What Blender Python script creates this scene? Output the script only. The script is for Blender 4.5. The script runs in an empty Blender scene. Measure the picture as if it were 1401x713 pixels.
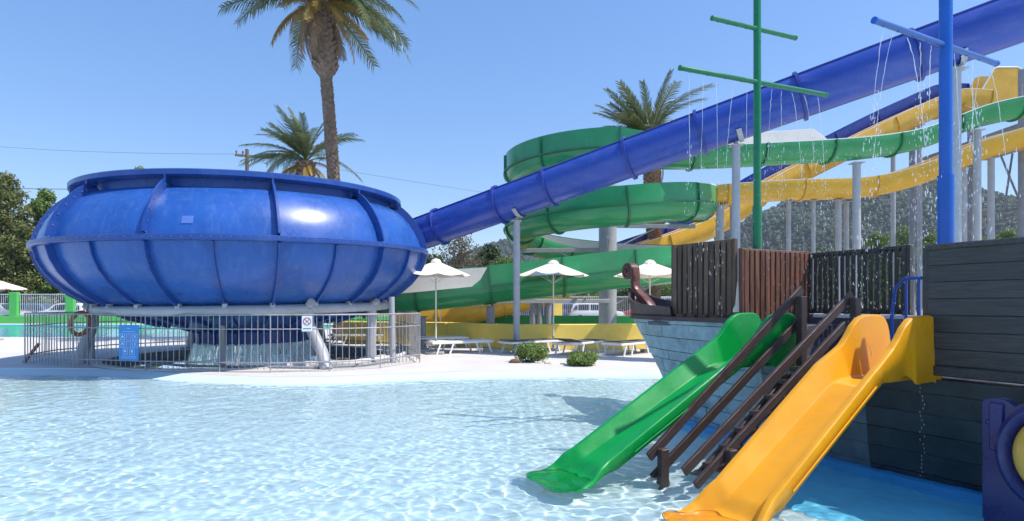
import bpy, bmesh, math, random
import numpy as np
from mathutils import Vector, Matrix, Quaternion
from mathutils.geometry import tessellate_polygon

# ------------------------------------------------------------------ camera, sky, sun
SC = bpy.context.scene
COL = SC.collection
R = math.radians
PI = math.pi
F, CX, HY, EYE = 800.0, 700.5, 416.0, 1.44

cam = bpy.data.cameras.new('camera')
camo = bpy.data.objects.new('camera', cam)
COL.objects.link(camo)
camo.location = (0, 0, EYE)
camo.rotation_euler = (PI / 2, 0, 0)
cam.sensor_width = 36
cam.lens = F / 1401 * 36
cam.shift_y = (HY - 356.5) / 1401
cam.clip_start = 0.05
cam.clip_end = 8000
SC.camera = camo

SUN_DIR = Vector((0.50, -0.12, 0.86)).normalized()
w = bpy.data.worlds.new('World')
SC.world = w
w.use_nodes = True
wn = w.node_tree
sky = wn.nodes.new('ShaderNodeTexSky')
sky.sky_type = 'NISHITA'
sky.sun_disc = False
sky.sun_elevation = math.asin(SUN_DIR.z)
sky.sun_rotation = math.atan2(SUN_DIR.x, SUN_DIR.y)
sky.air_density = 1.0
sky.dust_density = 0.5
sky.ozone_density = 5.0
# the whole sky graded evenly, as the photograph's processing did
gam = wn.nodes.new('ShaderNodeGamma')
gam.inputs['Gamma'].default_value = 0.65
hsv = wn.nodes.new('ShaderNodeHueSaturation')
hsv.inputs['Saturation'].default_value = 1.42
hsv.inputs['Value'].default_value = 2.1
hsv.inputs['Hue'].default_value = 0.510
wn.links.new(sky.outputs[0], gam.inputs['Color'])
wn.links.new(gam.outputs[0], hsv.inputs['Color'])
wn.links.new(hsv.outputs[0], wn.nodes['Background'].inputs[0])
wn.nodes['Background'].inputs[1].default_value = 0.14
sun = bpy.data.lights.new('sun', 'SUN')
sun.energy = 4.5
sun.angle = R(0.5)
sun.color = (1.0, 0.95, 0.88)
sun.cycles.is_caustics_light = True
suno = bpy.data.objects.new('sun', sun)
COL.objects.link(suno)
suno.rotation_euler = SUN_DIR.to_track_quat('Z', 'Y').to_euler()
suno.location = (20, -5, 40)
vs = SC.view_settings
vs.view_transform = 'Standard'
vs.look = 'None'
vs.gamma = 1.0
vs.exposure = 0.32
vs.use_curve_mapping = False
SC.cycles.use_denoising = True
SC.cycles.max_bounces = 10
SC.cycles.transparent_max_bounces = 12
SC.cycles.sample_clamp_indirect = 6.0

# ------------------------------------------------------------------ helpers
rnd = random.Random(7)


def at(px, py, Y):
    return Vector(((px - CX) / F * Y, Y, EYE - (py - HY) / F * Y))


def V(*a):
    return Vector(a)


Z = Vector((0, 0, 1))


class MB:
    def __init__(s):
        s.v, s.f, s.m = [], [], []

    def add(s, verts, faces, mi=0):
        o = len(s.v)
        s.v.extend([tuple(p) for p in verts])
        for f in faces:
            s.f.append(tuple(i + o for i in f))
            s.m.append(mi)

    def box(s, c, size, rot=None, mi=0):
        x, y, z = size[0] / 2, size[1] / 2, size[2] / 2
        pts = [Vector((sx * x, sy * y, sz * z)) for sx in (-1, 1) for sy in (-1, 1) for sz in (-1, 1)]
        if rot is not None:
            pts = [rot @ p for p in pts]
        c = Vector(c)
        s.add([p + c for p in pts],
              [(0, 1, 3, 2), (4, 6, 7, 5), (0, 4, 5, 1), (2, 3, 7, 6), (0, 2, 6, 4), (1, 5, 7, 3)], mi)

    def beam(s, p0, p1, wd, h, up=Z, mi=0):
        p0, p1 = Vector(p0), Vector(p1)
        d = p1 - p0
        L = d.length
        x = d.normalized()
        y = up.cross(x)
        if y.length < 1e-4:
            y = Vector((0, 1, 0)).cross(x)
        y.normalize()
        z = x.cross(y)
        rot = Matrix((x, y, z)).transposed()
        s.cbox((p0 + p1) / 2, (L, wd, h), min(wd, h) * 0.1, rot, mi)

    def cbox(s, c, size, ch, rot=None, mi=0):
        """box with chamfered edges, 44 triangles"""
        hx, hy, hz = [q / 2 for q in size]
        ch = min(ch, hx * 0.6, hy * 0.6, hz * 0.6)
        vid, vs_ = {}, []
        for sx in (-1, 1):
            for sy in (-1, 1):
                for sz in (-1, 1):
                    for k, p in enumerate(((hx, hy - ch, hz - ch), (hx - ch, hy, hz - ch), (hx - ch, hy - ch, hz))):
                        vid[(sx, sy, sz, k)] = len(vs_)
                        vs_.append(Vector((sx * p[0], sy * p[1], sz * p[2])))
        fs = []
        for a in (-1, 1):
            fs.append([vid[(a, -1, -1, 0)], vid[(a, 1, -1, 0)], vid[(a, 1, 1, 0)], vid[(a, -1, 1, 0)]][::a])
            fs.append([vid[(-1, a, -1, 1)], vid[(-1, a, 1, 1)], vid[(1, a, 1, 1)], vid[(1, a, -1, 1)]][::a])
            fs.append([vid[(-1, -1, a, 2)], vid[(1, -1, a, 2)], vid[(1, 1, a, 2)], vid[(-1, 1, a, 2)]][::a])
        for a in (-1, 1):
            for b in (-1, 1):
                fs.append([vid[(a, b, -1, 0)], vid[(a, b, -1, 1)], vid[(a, b, 1, 1)], vid[(a, b, 1, 0)]][::a * b])
                fs.append([vid[(a, -1, b, 0)], vid[(a, 1, b, 0)], vid[(a, 1, b, 2)], vid[(a, -1, b, 2)]][::a * b])
                fs.append([vid[(-1, a, b, 1)], vid[(-1, a, b, 2)], vid[(1, a, b, 2)], vid[(1, a, b, 1)]][::a * b])
                for c_ in (-1, 1):
                    fs.append([vid[(a, b, c_, k)] for k in range(3)][::a * b * c_])
        if rot is not None:
            vs_ = [rot @ p for p in vs_]
        c = Vector(c)
        s.add([p + c for p in vs_], fs, mi)

    def tube(s, pts, r, seg=10, cap=True, mi=0, closed=False):
        pts = [Vector(p) for p in pts]
        n = len(pts)
        rr = r if isinstance(r, (list, tuple)) else [r] * n
        ref = None
        vs_, fs = [], []
        for i in range(n):
            if closed:
                t = pts[(i + 1) % n] - pts[i - 1]
            else:
                t = pts[min(i + 1, n - 1)] - pts[max(i - 1, 0)]
            t.normalize()
            if ref is None:
                ref = t.orthogonal().normalized()
            ref = (ref - t * ref.dot(t))
            if ref.length < 1e-5:
                ref = t.orthogonal()
            ref.normalize()
            b = t.cross(ref)
            for k in range(seg):
                a = 2 * PI * k / seg
                vs_.append(pts[i] + (ref * math.cos(a) + b * math.sin(a)) * rr[i])
        rng = range(n) if closed else range(n - 1)
        for i in rng:
            j = (i + 1) % n
            for k in range(seg):
                k2 = (k + 1) % seg
                fs.append((i * seg + k, i * seg + k2, j * seg + k2, j * seg + k))
        if cap and not closed:
            fs.append(tuple(range(seg))[::-1])
            fs.append(tuple((n - 1) * seg + k for k in range(seg)))
        s.add(vs_, fs, mi)

    def lathe(s, prof, c=(0, 0), a0=0.0, a1=2 * PI, n=48, mi=0, flip=False):
        full = abs(a1 - a0 - 2 * PI) < 1e-6
        m = n if full else n + 1
        vs_, fs = [], []
        for i in range(m):
            a = a0 + (a1 - a0) * i / n
            for r, z in prof:
                vs_.append((c[0] + r * math.cos(a), c[1] + r * math.sin(a), z))
        k = len(prof)
        for i in range(n):
            j = (i + 1) % m
            for q in range(k - 1):
                f = (i * k + q, j * k + q, j * k + q + 1, i * k + q + 1)
                fs.append(f[::-1] if flip else f)
        s.add(vs_, fs, mi)

    def grid(s, rows, mi=0, flip=False):
        n, m = len(rows), len(rows[0])
        vs_ = [p for r in rows for p in r]
        fs = []
        for i in range(n - 1):
            for j in range(m - 1):
                f = (i * m + j, i * m + j + 1, (i + 1) * m + j + 1, (i + 1) * m + j)
                fs.append(f[::-1] if flip else f)
        s.add(vs_, fs, mi)

    def quad(s, a, b, c, d, mi=0):
        s.add([a, b, c, d], [(0, 1, 2, 3)], mi)

    def prism(s, poly, p0, ux, uy, depth, mi=0):
        """polygon in the plane (ux,uy) at p0, extruded by depth along ux x uy"""
        nrm = ux.cross(uy).normalized()
        n = len(poly)
        A = [p0 + ux * x + uy * y for x, y in poly]
        B = [p + nrm * depth for p in A]
        fs = [tuple(range(n))[::-1], tuple(range(n, 2 * n))]
        for i in range(n):
            j = (i + 1) % n
            fs.append((i, j, n + j, n + i))
        s.add(A + B, fs, mi)

    def mesh(s, name, mats, smooth=30):
        me = bpy.data.meshes.new(name)
        me.from_pydata([tuple(p) for p in s.v], [], s.f)
        if not isinstance(mats, (list, tuple)):
            mats = [mats]
        for m in mats:
            me.materials.append(m)
        if len(mats) > 1:
            me.polygons.foreach_set('material_index', s.m)
        if smooth:
            me.shade_smooth()
            me.set_sharp_from_angle(angle=R(smooth))
        me.update()
        return me

    def build(s, name, mats, parent=None, smooth=30, world=True, **props):
        if world and parent is not None:
            o = root_of(parent).location
            s.v = [(p[0] - o[0], p[1] - o[1], p[2] - o[2]) for p in s.v]
        return link(name, s.mesh(name, mats, smooth), parent, **props)


def root_of(o):
    while o.parent is not None:
        o = o.parent
    return o


def link(name, me, parent=None, mtx=None, **props):
    o = bpy.data.objects.new(name, me)
    COL.objects.link(o)
    if parent is not None:
        o.parent = parent
    if mtx is not None:
        o.matrix_basis = mtx
    for k, v in props.items():
        o[k] = v
    return o


def thing(name, loc, label, cat, group=None, rz=0.0):
    o = bpy.data.objects.new(name, None)
    COL.objects.link(o)
    o.location = loc
    o.rotation_euler = (0, 0, rz)
    o.empty_display_size = 0.2
    o['label'] = label
    o['category'] = cat
    if group:
        o['group'] = group
    return o


def copy_tree(o, parent=None):
    c = o.copy()
    COL.objects.link(c)
    c.parent = parent
    for ch in [x for x in o.children]:
        copy_tree(ch, c)
    return c


def basis(c, x, y, z):
    m = Matrix((x, y, z)).transposed().to_4x4()
    m.translation = c
    return m


def receiver(o):
    o.cycles.is_caustics_receiver = True
    return o


# ------------------------------------------------------------------ materials
def nodes_of(name):
    m = bpy.data.materials.new(name)
    m.use_nodes = True
    nt = m.node_tree
    return m, nt, nt.nodes['Principled BSDF']


def mat(name, col, rough=0.5, metal=0.0, var=0.12, scale=2.5, bump=0.0, bscale=30.0, objvar=0.0, coat=0.0,
        stretch=None, spec=0.5, dirt=None, dirt_amt=0.35, dirt_scale=1.2, rvar=0.1, local=False, dirt_stretch=None):
    m, nt, b = nodes_of(name)
    N, Lk = nt.nodes, nt.links
    if local:
        src = N.new('ShaderNodeTexCoord').outputs['Object']
    else:
        src = N.new('ShaderNodeNewGeometry').outputs['Position']
    if stretch:
        mp = N.new('ShaderNodeMapping')
        mp.inputs['Scale'].default_value = stretch
        Lk.new(src, mp.inputs['Vector'])
        src = mp.outputs[0]
    if objvar:
        oi = N.new('ShaderNodeObjectInfo')
        ad = N.new('ShaderNodeVectorMath')
        ad.operation = 'ADD'
        Lk.new(src, ad.inputs[0])
        mm = N.new('ShaderNodeMath')
        mm.operation = 'MULTIPLY'
        mm.inputs[1].default_value = 37.0
        Lk.new(oi.outputs['Random'], mm.inputs[0])
        Lk.new(mm.outputs[0], ad.inputs[1])
        src = ad.outputs[0]
    nz = N.new('ShaderNodeTexNoise')
    nz.inputs['Scale'].default_value = scale
    nz.inputs['Detail'].default_value = 6
    nz.inputs['Roughness'].default_value = 0.62
    Lk.new(src, nz.inputs['Vector'])
    mx = N.new('ShaderNodeMix')
    mx.data_type = 'RGBA'
    rmp = N.new('ShaderNodeMapRange')
    rmp.inputs['From Min'].default_value = 0.3
    rmp.inputs['From Max'].default_value = 0.7
    Lk.new(nz.outputs['Fac'], rmp.inputs['Value'])
    Lk.new(rmp.outputs[0], mx.inputs['Factor'])
    lo = [max(0, c * (1 - var)) for c in col]
    hi = [min(1, c * (1 + var)) for c in col]
    mx.inputs['A'].default_value = (*lo, 1)
    mx.inputs['B'].default_value = (*hi, 1)
    out = mx.outputs['Result']
    if objvar:
        hsv = N.new('ShaderNodeHueSaturation')
        mr = N.new('ShaderNodeMapRange')
        mr.inputs['To Min'].default_value = 1 - objvar
        mr.inputs['To Max'].default_value = 1 + objvar
        Lk.new(oi.outputs['Random'], mr.inputs['Value'])
        Lk.new(mr.outputs[0], hsv.inputs['Value'])
        Lk.new(out, hsv.inputs['Color'])
        out = hsv.outputs[0]
    if dirt:
        n2 = N.new('ShaderNodeTexNoise')
        n2.inputs['Scale'].default_value = dirt_scale
        n2.inputs['Detail'].default_value = 8
        n2.inputs['Roughness'].default_value = 0.7
        if dirt_stretch:
            mp2 = N.new('ShaderNodeMapping')
            mp2.inputs['Scale'].default_value = dirt_stretch
            Lk.new(src, mp2.inputs['Vector'])
            Lk.new(mp2.outputs[0], n2.inputs['Vector'])
        else:
            Lk.new(src, n2.inputs['Vector'])
        r2 = N.new('ShaderNodeMapRange')
        r2.inputs['From Min'].default_value = 0.5
        r2.inputs['From Max'].default_value = 0.75
        r2.inputs['To Max'].default_value = dirt_amt
        Lk.new(n2.outputs['Fac'], r2.inputs['Value'])
        m2 = N.new('ShaderNodeMix')
        m2.data_type = 'RGBA'
        m2.inputs['B'].default_value = (*dirt, 1)
        Lk.new(out, m2.inputs['A'])
        Lk.new(r2.outputs[0], m2.inputs['Factor'])
        out = m2.outputs['Result']
    Lk.new(out, b.inputs['Base Color'])
    b.inputs['Metallic'].default_value = metal
    b.inputs['Specular IOR Level'].default_value = spec
    if rvar:
        rr = N.new('ShaderNodeMapRange')
        rr.inputs['From Min'].default_value = 0.3
        rr.inputs['From Max'].default_value = 0.7
        rr.inputs['To Min'].default_value = max(0.02, rough - rvar)
        rr.inputs['To Max'].default_value = min(1, rough + rvar)
        Lk.new(nz.outputs['Fac'], rr.inputs['Value'])
        Lk.new(rr.outputs[0], b.inputs['Roughness'])
    else:
        b.inputs['Roughness'].default_value = rough
    if coat:
        b.inputs['Coat Weight'].default_value = coat
        b.inputs['Coat Roughness'].default_value = 0.08
    if bump:
        n3 = N.new('ShaderNodeTexNoise')
        n3.inputs['Scale'].default_value = bscale
        n3.inputs['Detail'].default_value = 4
        Lk.new(src, n3.inputs['Vector'])
        bp = N.new('ShaderNodeBump')
        bp.inputs['Strength'].default_value = bump
        bp.inputs['Distance'].default_value = 0.02
        Lk.new(n3.outputs['Fac'], bp.inputs['Height'])
        Lk.new(bp.outputs[0], b.inputs['Normal'])
    return m


def leafmat(name, col, col2, scale=0.6, rough=0.5, trans=0.35):
    m, nt, b = nodes_of(name)
    N, Lk = nt.nodes, nt.links
    g = N.new('ShaderNodeNewGeometry')
    nz = N.new('ShaderNodeTexNoise')
    nz.inputs['Scale'].default_value = scale
    nz.inputs['Detail'].default_value = 5
    Lk.new(g.outputs['Position'], nz.inputs['Vector'])
    ad = N.new('ShaderNodeMath')
    ad.operation = 'MULTIPLY_ADD'
    ad.inputs[1].default_value = 0.35
    Lk.new(g.outputs['Random Per Island'], ad.inputs[0])
    mr = N.new('ShaderNodeMapRange')
    mr.inputs['From Min'].default_value = 0.3
    mr.inputs['From Max'].default_value = 0.7
    mr.inputs['To Max'].default_value = 0.7
    Lk.new(nz.outputs['Fac'], mr.inputs['Value'])
    Lk.new(mr.outputs[0], ad.inputs[2])
    mx = N.new('ShaderNodeMix')
    mx.data_type = 'RGBA'
    mx.inputs['A'].default_value = (*col, 1)
    mx.inputs['B'].default_value = (*col2, 1)
    Lk.new(ad.outputs[0], mx.inputs['Factor'])
    Lk.new(mx.outputs['Result'], b.inputs['Base Color'])
    b.inputs['Roughness'].default_value = rough
    tr = N.new('ShaderNodeBsdfTranslucent')
    Lk.new(mx.outputs['Result'], tr.inputs['Color'])
    ms = N.new('ShaderNodeMixShader')
    ms.inputs[0].default_value = trans
    Lk.new(b.outputs[0], ms.inputs[1])
    Lk.new(tr.outputs[0], ms.inputs[2])
    Lk.new(ms.outputs[0], N['Material Output'].inputs['Surface'])
    return m


def water_mat(name, col):
    m, nt, b = nodes_of(name)
    b.inputs['Base Color'].default_value = (*col, 1)
    b.inputs['Roughness'].default_value = 0.0
    b.inputs['IOR'].default_value = 1.33
    b.inputs['Transmission Weight'].default_value = 1.0
    return m


def glass_mat(name, col=(0.03, 0.04, 0.05)):
    m, nt, b = nodes_of(name)
    b.inputs['Base Color'].default_value = (*col, 1)
    b.inputs['Roughness'].default_value = 0.04
    b.inputs['Specular IOR Level'].default_value = 0.8
    return m


M = {}
M['deck'] = mat('deck_concrete', (0.60, 0.57, 0.53), 0.8, var=0.07, scale=0.8, bump=0.25, bscale=60, dirt=(0.5, 0.46, 0.42), dirt_amt=0.22, dirt_scale=0.7)
M['ground'] = mat('dry_ground', (0.30, 0.27, 0.21), 0.9, var=0.3, scale=0.2)
M['asphalt'] = mat('asphalt', (0.07, 0.07, 0.072), 0.9, var=0.2, scale=3, bump=0.3, bscale=200)
M['poolfloor'] = mat('pool_floor_paint', (0.56, 0.695, 0.715), 0.6, var=0.05, scale=1.2, dirt=(0.45, 0.62, 0.68), dirt_amt=0.3)
M['poolblue'] = mat('pool_floor_blue_paint', (0.03, 0.36, 0.80), 0.5, var=0.12, scale=2)
M['poolmid'] = mat('pool_floor_mid_blue_paint', (0.13, 0.55, 0.80), 0.55, var=0.12, scale=1.2)
M['poolturq'] = mat('pool_floor_turquoise', (0.16, 0.62, 0.72), 0.55, var=0.1, scale=1)
M['teal'] = mat('basin_teal_paint', (0.22, 0.85, 0.82), 0.6, var=0.1, scale=2)
M['basinwall'] = mat('basin_wall_grey', (0.20, 0.21, 0.24), 0.7, var=0.15, scale=2)
M['water'] = water_mat('water', (0.94, 0.985, 1.0))
M['bowl'] = mat('bowl_blue_fibreglass', (0.019, 0.092, 0.36), 0.30, var=0.15, scale=1.3, dirt=(0.15, 0.23, 0.46), dirt_amt=0.36, dirt_scale=1.8, dirt_stretch=(5.0, 5.0, 0.45), rvar=0.08, bump=0.05, bscale=2.0)
M['bowldark'] = mat('bowl_deep_blue', (0.013, 0.062, 0.28), 0.33, var=0.1, scale=2, dirt=(0.14, 0.2, 0.45), dirt_amt=0.3)
M['patch'] = mat('bowl_repair_patch', (0.09, 0.17, 0.50), 0.3, var=0.05)
M['bolt'] = mat('bolt_steel', (0.30, 0.28, 0.28), 0.45, metal=0.6)
M['tube'] = mat('tube_violet_blue_fibreglass', (0.024, 0.066, 0.36), 0.27, var=0.10, scale=1.0, dirt=(0.12, 0.16, 0.44), dirt_amt=0.5, dirt_scale=1.6, dirt_stretch=(0.6, 0.6, 2.5), rvar=0.07)
M['tubedark'] = mat('tube_flange_blue', (0.022, 0.045, 0.27), 0.4, var=0.1)
M['gflume'] = mat('green_fibreglass', (0.03, 0.28, 0.105), 0.22, var=0.15, scale=0.8, dirt=(0.10, 0.32, 0.18), dirt_amt=0.4, dirt_scale=0.9, rvar=0.07)
M['gflange'] = mat('green_flange', (0.018, 0.16, 0.065), 0.4, var=0.12)
M['liner'] = mat('white_gelcoat_liner', (0.74, 0.72, 0.66), 0.35, var=0.08, scale=1.2, dirt=(0.5, 0.47, 0.4), dirt_amt=0.3)
M['yflume'] = mat('yellow_fibreglass', (0.74, 0.43, 0.045), 0.3, var=0.12, scale=0.9, dirt=(0.5, 0.28, 0.04), dirt_amt=0.35, dirt_scale=1.0)
M['bflume'] = mat('navy_fibreglass', (0.03, 0.06, 0.30), 0.3, var=0.12)
M['rimwhite'] = mat('white_flume_rim', (0.78, 0.77, 0.74), 0.5, var=0.08)
M['steel'] = mat('painted_grey_steel', (0.40, 0.41, 0.44), 0.5, var=0.08, scale=2, dirt=(0.25, 0.22, 0.2), dirt_amt=0.4, dirt_scale=1.8)
M['steeld'] = mat('dull_grey_steel', (0.27, 0.28, 0.31), 0.55, var=0.12, scale=3, dirt=(0.2, 0.12, 0.08), dirt_amt=0.4, dirt_scale=2.5)
M['whitesteel'] = mat('white_painted_steel', (0.68, 0.68, 0.70), 0.45, var=0.06, scale=2, dirt=(0.4, 0.3, 0.24), dirt_amt=0.35, dirt_scale=2)
M['fence'] = mat('galvanised_fence', (0.37, 0.36, 0.36), 0.5, metal=0.3, var=0.15, scale=4, dirt=(0.24, 0.13, 0.08), dirt_amt=0.6, dirt_scale=3)
M['ywall'] = mat('yellow_wall_paint', (0.93, 0.67, 0.14), 0.75, var=0.07, scale=1.0, bump=0.15, bscale=40, dirt=(0.55, 0.33, 0.07), dirt_amt=0.35)
M['gwall'] = mat('green_wall_paint', (0.04, 0.33, 0.09), 0.75, var=0.1, scale=1.2, bump=0.15, bscale=40)
M['gpost'] = mat('bright_green_paint', (0.10, 0.50, 0.10), 0.6, var=0.08)
M['canvas'] = mat('cream_canvas', (0.80, 0.74, 0.64), 0.9, var=0.05, scale=4)
M['ivory'] = mat('ivory_pole', (0.75, 0.70, 0.6), 0.5)
M['charcoal'] = mat('charcoal_fabric', (0.10, 0.10, 0.115), 0.8, var=0.15, scale=30)
M['plastic'] = mat('white_plastic', (0.80, 0.79, 0.77), 0.45, var=0.05)
M['concrete'] = mat('grey_concrete', (0.42, 0.41, 0.39), 0.85, var=0.15, scale=6)
M['wood_grey'] = mat('weathered_grey_brown_wood', (0.120, 0.075, 0.048), 0.75, var=0.45, scale=3.0, bump=0.4, bscale=8, objvar=0.35, stretch=(14, 14, 1.2), local=True)
M['wood_red'] = mat('reddish_brown_wood', (0.150, 0.060, 0.034), 0.6, var=0.5, scale=3.0, bump=0.35, bscale=8, objvar=0.3, stretch=(14, 14, 1.2), local=True)
M['wood_black'] = mat('near_black_wood', (0.044, 0.037, 0.033), 0.55, var=0.5, scale=3.0, bump=0.4, bscale=8, objvar=0.35, stretch=(14, 14, 1.2), local=True)
M['wood_rail'] = mat('dark_stained_handrail_wood', (0.060, 0.036, 0.030), 0.42, var=0.4, scale=3.0, bump=0.35, bscale=6, objvar=0.2, stretch=(1.5, 22, 22), local=True)
M['board_black'] = mat('black_painted_boards', (0.042, 0.043, 0.044), 0.5, var=0.5, scale=3.0, bump=0.3, bscale=6, objvar=0.2, stretch=(1.2, 14, 14), local=True)
M['hull_pale'] = mat('pale_teal_hull', (0.27, 0.39, 0.42), 0.55, var=0.3, scale=5, bump=0.3, bscale=25, objvar=0.12, dirt=(0.08, 0.13, 0.15), dirt_amt=0.75, dirt_scale=3.5)
M['hull_mid'] = mat('grey_teal_hull', (0.085, 0.13, 0.155), 0.5, var=0.3, scale=5, bump=0.3, bscale=25, objvar=0.15, dirt=(0.04, 0.06, 0.07), dirt_amt=0.5, dirt_scale=4)
M['hull_dark'] = mat('dark_green_black_hull', (0.028, 0.043, 0.050), 0.38, var=0.3, scale=4, bump=0.25, bscale=25, objvar=0.15, dirt=(0.008, 0.012, 0.012), dirt_amt=0.6, dirt_scale=3)
M['maroon'] = mat('dark_maroon_wood', (0.055, 0.032, 0.032), 0.5, var=0.4, scale=6, bump=0.4, bscale=25, dirt=(0.2, 0.13, 0.1), dirt_amt=0.4, dirt_scale=9)
M['carved'] = mat('carved_red_brown_wood', (0.13, 0.045, 0.03), 0.35, var=0.35, scale=8, bump=0.3, bscale=30)
M['wetdeck'] = mat('wet_dark_decking', (0.09, 0.085, 0.10), 0.2, var=0.4, scale=6, bump=0.4, bscale=30)
M['gslide'] = mat('green_moulded_plastic', (0.0, 0.27, 0.045), 0.30, var=0.10, scale=3, rvar=0.08, dirt=(0.04, 0.34, 0.09), dirt_amt=0.4, dirt_scale=3, dirt_stretch=(0.7, 3, 1))
M['yslide'] = mat('yellow_moulded_plastic', (0.80, 0.345, 0.006), 0.32, var=0.08, scale=3, rvar=0.08, dirt=(0.66, 0.33, 0.05), dirt_amt=0.5, dirt_scale=3, dirt_stretch=(0.7, 3, 1))
M['gmast'] = mat('green_mast_paint', (0.008, 0.17, 0.07), 0.28, var=0.08)
M['bmast'] = mat('blue_mast_paint', (0.010, 0.105, 0.46), 0.28, var=0.08)
M['byard'] = mat('steel_blue_yard_paint', (0.035, 0.12, 0.38), 0.35, var=0.1)
M['brail'] = mat('blue_rail_paint', (0.02, 0.08, 0.36), 0.35, var=0.1)
M['purple'] = mat('navy_play_panel_plastic', (0.018, 0.022, 0.13), 0.3, var=0.12, scale=4)
M['bubble'] = mat('yellow_dome_plastic', (0.85, 0.5, 0.08), 0.15, var=0.04, scale=5)
M['signblue'] = mat('sign_blue', (0.03, 0.30, 0.72), 0.4, var=0.03)
M['signwhite'] = mat('sign_white_print', (0.75, 0.82, 0.88), 0.5, var=0.03)
M['signpale'] = mat('sign_pale_blue_print', (0.35, 0.60, 0.85), 0.5, var=0.03)
M['signred'] = mat('sign_red_print', (0.6, 0.06, 0.05), 0.5, var=0.03)
M['signpink'] = mat('sign_pink_print', (0.45, 0.25, 0.5), 0.5, var=0.03)
M['orange'] = mat('faded_orange_plastic', (0.42, 0.15, 0.06), 0.5, var=0.2, scale=6)
M['bark'] = mat('palm_bark', (0.24, 0.17, 0.125), 0.9, var=0.45, scale=7, bump=0.5, bscale=25)
M['bark2'] = mat('tree_bark', (0.16, 0.12, 0.09), 0.9, var=0.3, scale=5, bump=0.4, bscale=20)
M['frond'] = leafmat('palm_frond_green', (0.075, 0.115, 0.04), (0.17, 0.20, 0.085), 0.8, 0.4, 0.3)
M['frondy'] = leafmat('palm_frond_ochre', (0.32, 0.20, 0.04), (0.42, 0.30, 0.09), 1.0, 0.5, 0.3)
M['frondd'] = leafmat('palm_frond_dry', (0.26, 0.17, 0.10), (0.34, 0.24, 0.15), 1.0, 0.8, 0.15)
M['leaf_e'] = leafmat('eucalyptus_leaves', (0.11, 0.14, 0.04), (0.27, 0.27, 0.09), 0.5)
M['leaf_g'] = leafmat('bright_green_leaves', (0.09, 0.16, 0.03), (0.23, 0.31, 0.08), 0.5)
M['leaf_d'] = leafmat('dark_green_leaves', (0.03, 0.06, 0.02), (0.08, 0.12, 0.035), 0.5)
M['leaf_b'] = leafmat('sparse_buff_leaves', (0.12, 0.10, 0.06), (0.22, 0.19, 0.11), 0.7)
M['leaf_s'] = leafmat('shrub_leaves', (0.12, 0.21, 0.045), (0.28, 0.37, 0.10), 6.0)
M['hill'] = mat('hill_scrub', (0.045, 0.06, 0.032), 0.95, var=0.45, scale=0.03)
M['hilltree'] = leafmat('hill_pine_mass', (0.016, 0.042, 0.020), (0.062, 0.085, 0.034), 0.03, 0.9, 0.0)
M['stone'] = mat('pale_stone', (0.6, 0.55, 0.48), 0.85, var=0.2, scale=10)
M['brownstone'] = mat('brown_stone', (0.20, 0.12, 0.08), 0.9, var=0.3, scale=15)
M['glass'] = glass_mat('car_glass')
M['rubber'] = mat('tyre_rubber', (0.02, 0.02, 0.02), 0.8)
M['alloy'] = mat('wheel_alloy', (0.5, 0.5, 0.52), 0.35, metal=0.8)
M['lamp_red'] = mat('red_lamp_lens', (0.4, 0.02, 0.02), 0.2)
M['lamp_clear'] = mat('clear_lamp_lens', (0.75, 0.76, 0.78), 0.1)
for nm, c in (('car_white', (0.78, 0.78, 0.78)), ('car_silver', (0.42, 0.43, 0.45)), ('car_navy', (0.03, 0.045, 0.10)),
              ('car_red', (0.45, 0.02, 0.03)), ('car_blue', (0.10, 0.16, 0.28))):
    M[nm] = mat(nm, c, 0.25, var=0.03, coat=0.6)
M['wire'] = mat('black_cable', (0.02, 0.02, 0.02), 0.6)


def spray_mat():
    m, nt, b = nodes_of('falling_water')
    b.inputs['Base Color'].default_value = (0.95, 0.97, 1, 1)
    b.inputs['Roughness'].default_value = 0.12
    b.inputs['IOR'].default_value = 1.33
    b.inputs['Transmission Weight'].default_value = 0.25
    tr = nt.nodes.new('ShaderNodeBsdfTransparent')
    ms = nt.nodes.new('ShaderNodeMixShader')
    ms.inputs[0].default_value = 0.5
    nt.links.new(tr.outputs[0], ms.inputs[1])
    nt.links.new(b.outputs[0], ms.inputs[2])
    nt.links.new(ms.outputs[0], nt.nodes['Material Output'].inputs['Surface'])
    return m


M['spray'] = spray_mat()
M['foam'] = leafmat('white_falling_water', (0.80, 0.84, 0.86), (0.92, 0.94, 0.95), 3.0, 0.3, 0.4)

# ------------------------------------------------------------------ ground, deck, pools
BC = Vector((-7.18, 16.29, 0))      # bowl centre on the deck
BASIN_R = 3.5


def poly_sheet(name, loops, z, m, kind='structure'):
    tess = tessellate_polygon([[Vector((p[0], p[1], 0)) for p in lp] for lp in loops])
    pts = [p for lp in loops for p in lp]
    fs = []
    for t in tess:
        a, b, c = [Vector((*pts[i][:2], 0)) for i in t]
        fs.append(tuple(t) if (b - a).cross(c - a).z > 0 else tuple(t)[::-1])
    me = bpy.data.meshes.new(name)
    me.from_pydata([(p[0], p[1], z) for p in pts], [], fs)
    me.materials.append(m)
    return link(name, me, kind=kind)


EDGE = [(-40, 13.6), (-22, 13.4), (-13.6, 13.2), (-11.1, 13.15), (-9.5, 13.1), (-8.3, 12.9), (-7.0, 12.2), (-5.65, 11.75), (-4.4, 11.45),
        (-3.5, 11.62), (-2.08, 12.3), (0, 12.65), (3.1, 12.85), (7, 13.0), (14, 13.1), (30, 13.2)]


def edge_y(x):
    xs = [p[0] for p in EDGE]
    return float(np.interp(x, xs, [p[1] for p in EDGE]))


def smooth_edge(x):
    return sum(edge_y(x + d) for d in (-0.6, -0.3, 0, 0.3, 0.6)) / 5


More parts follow.
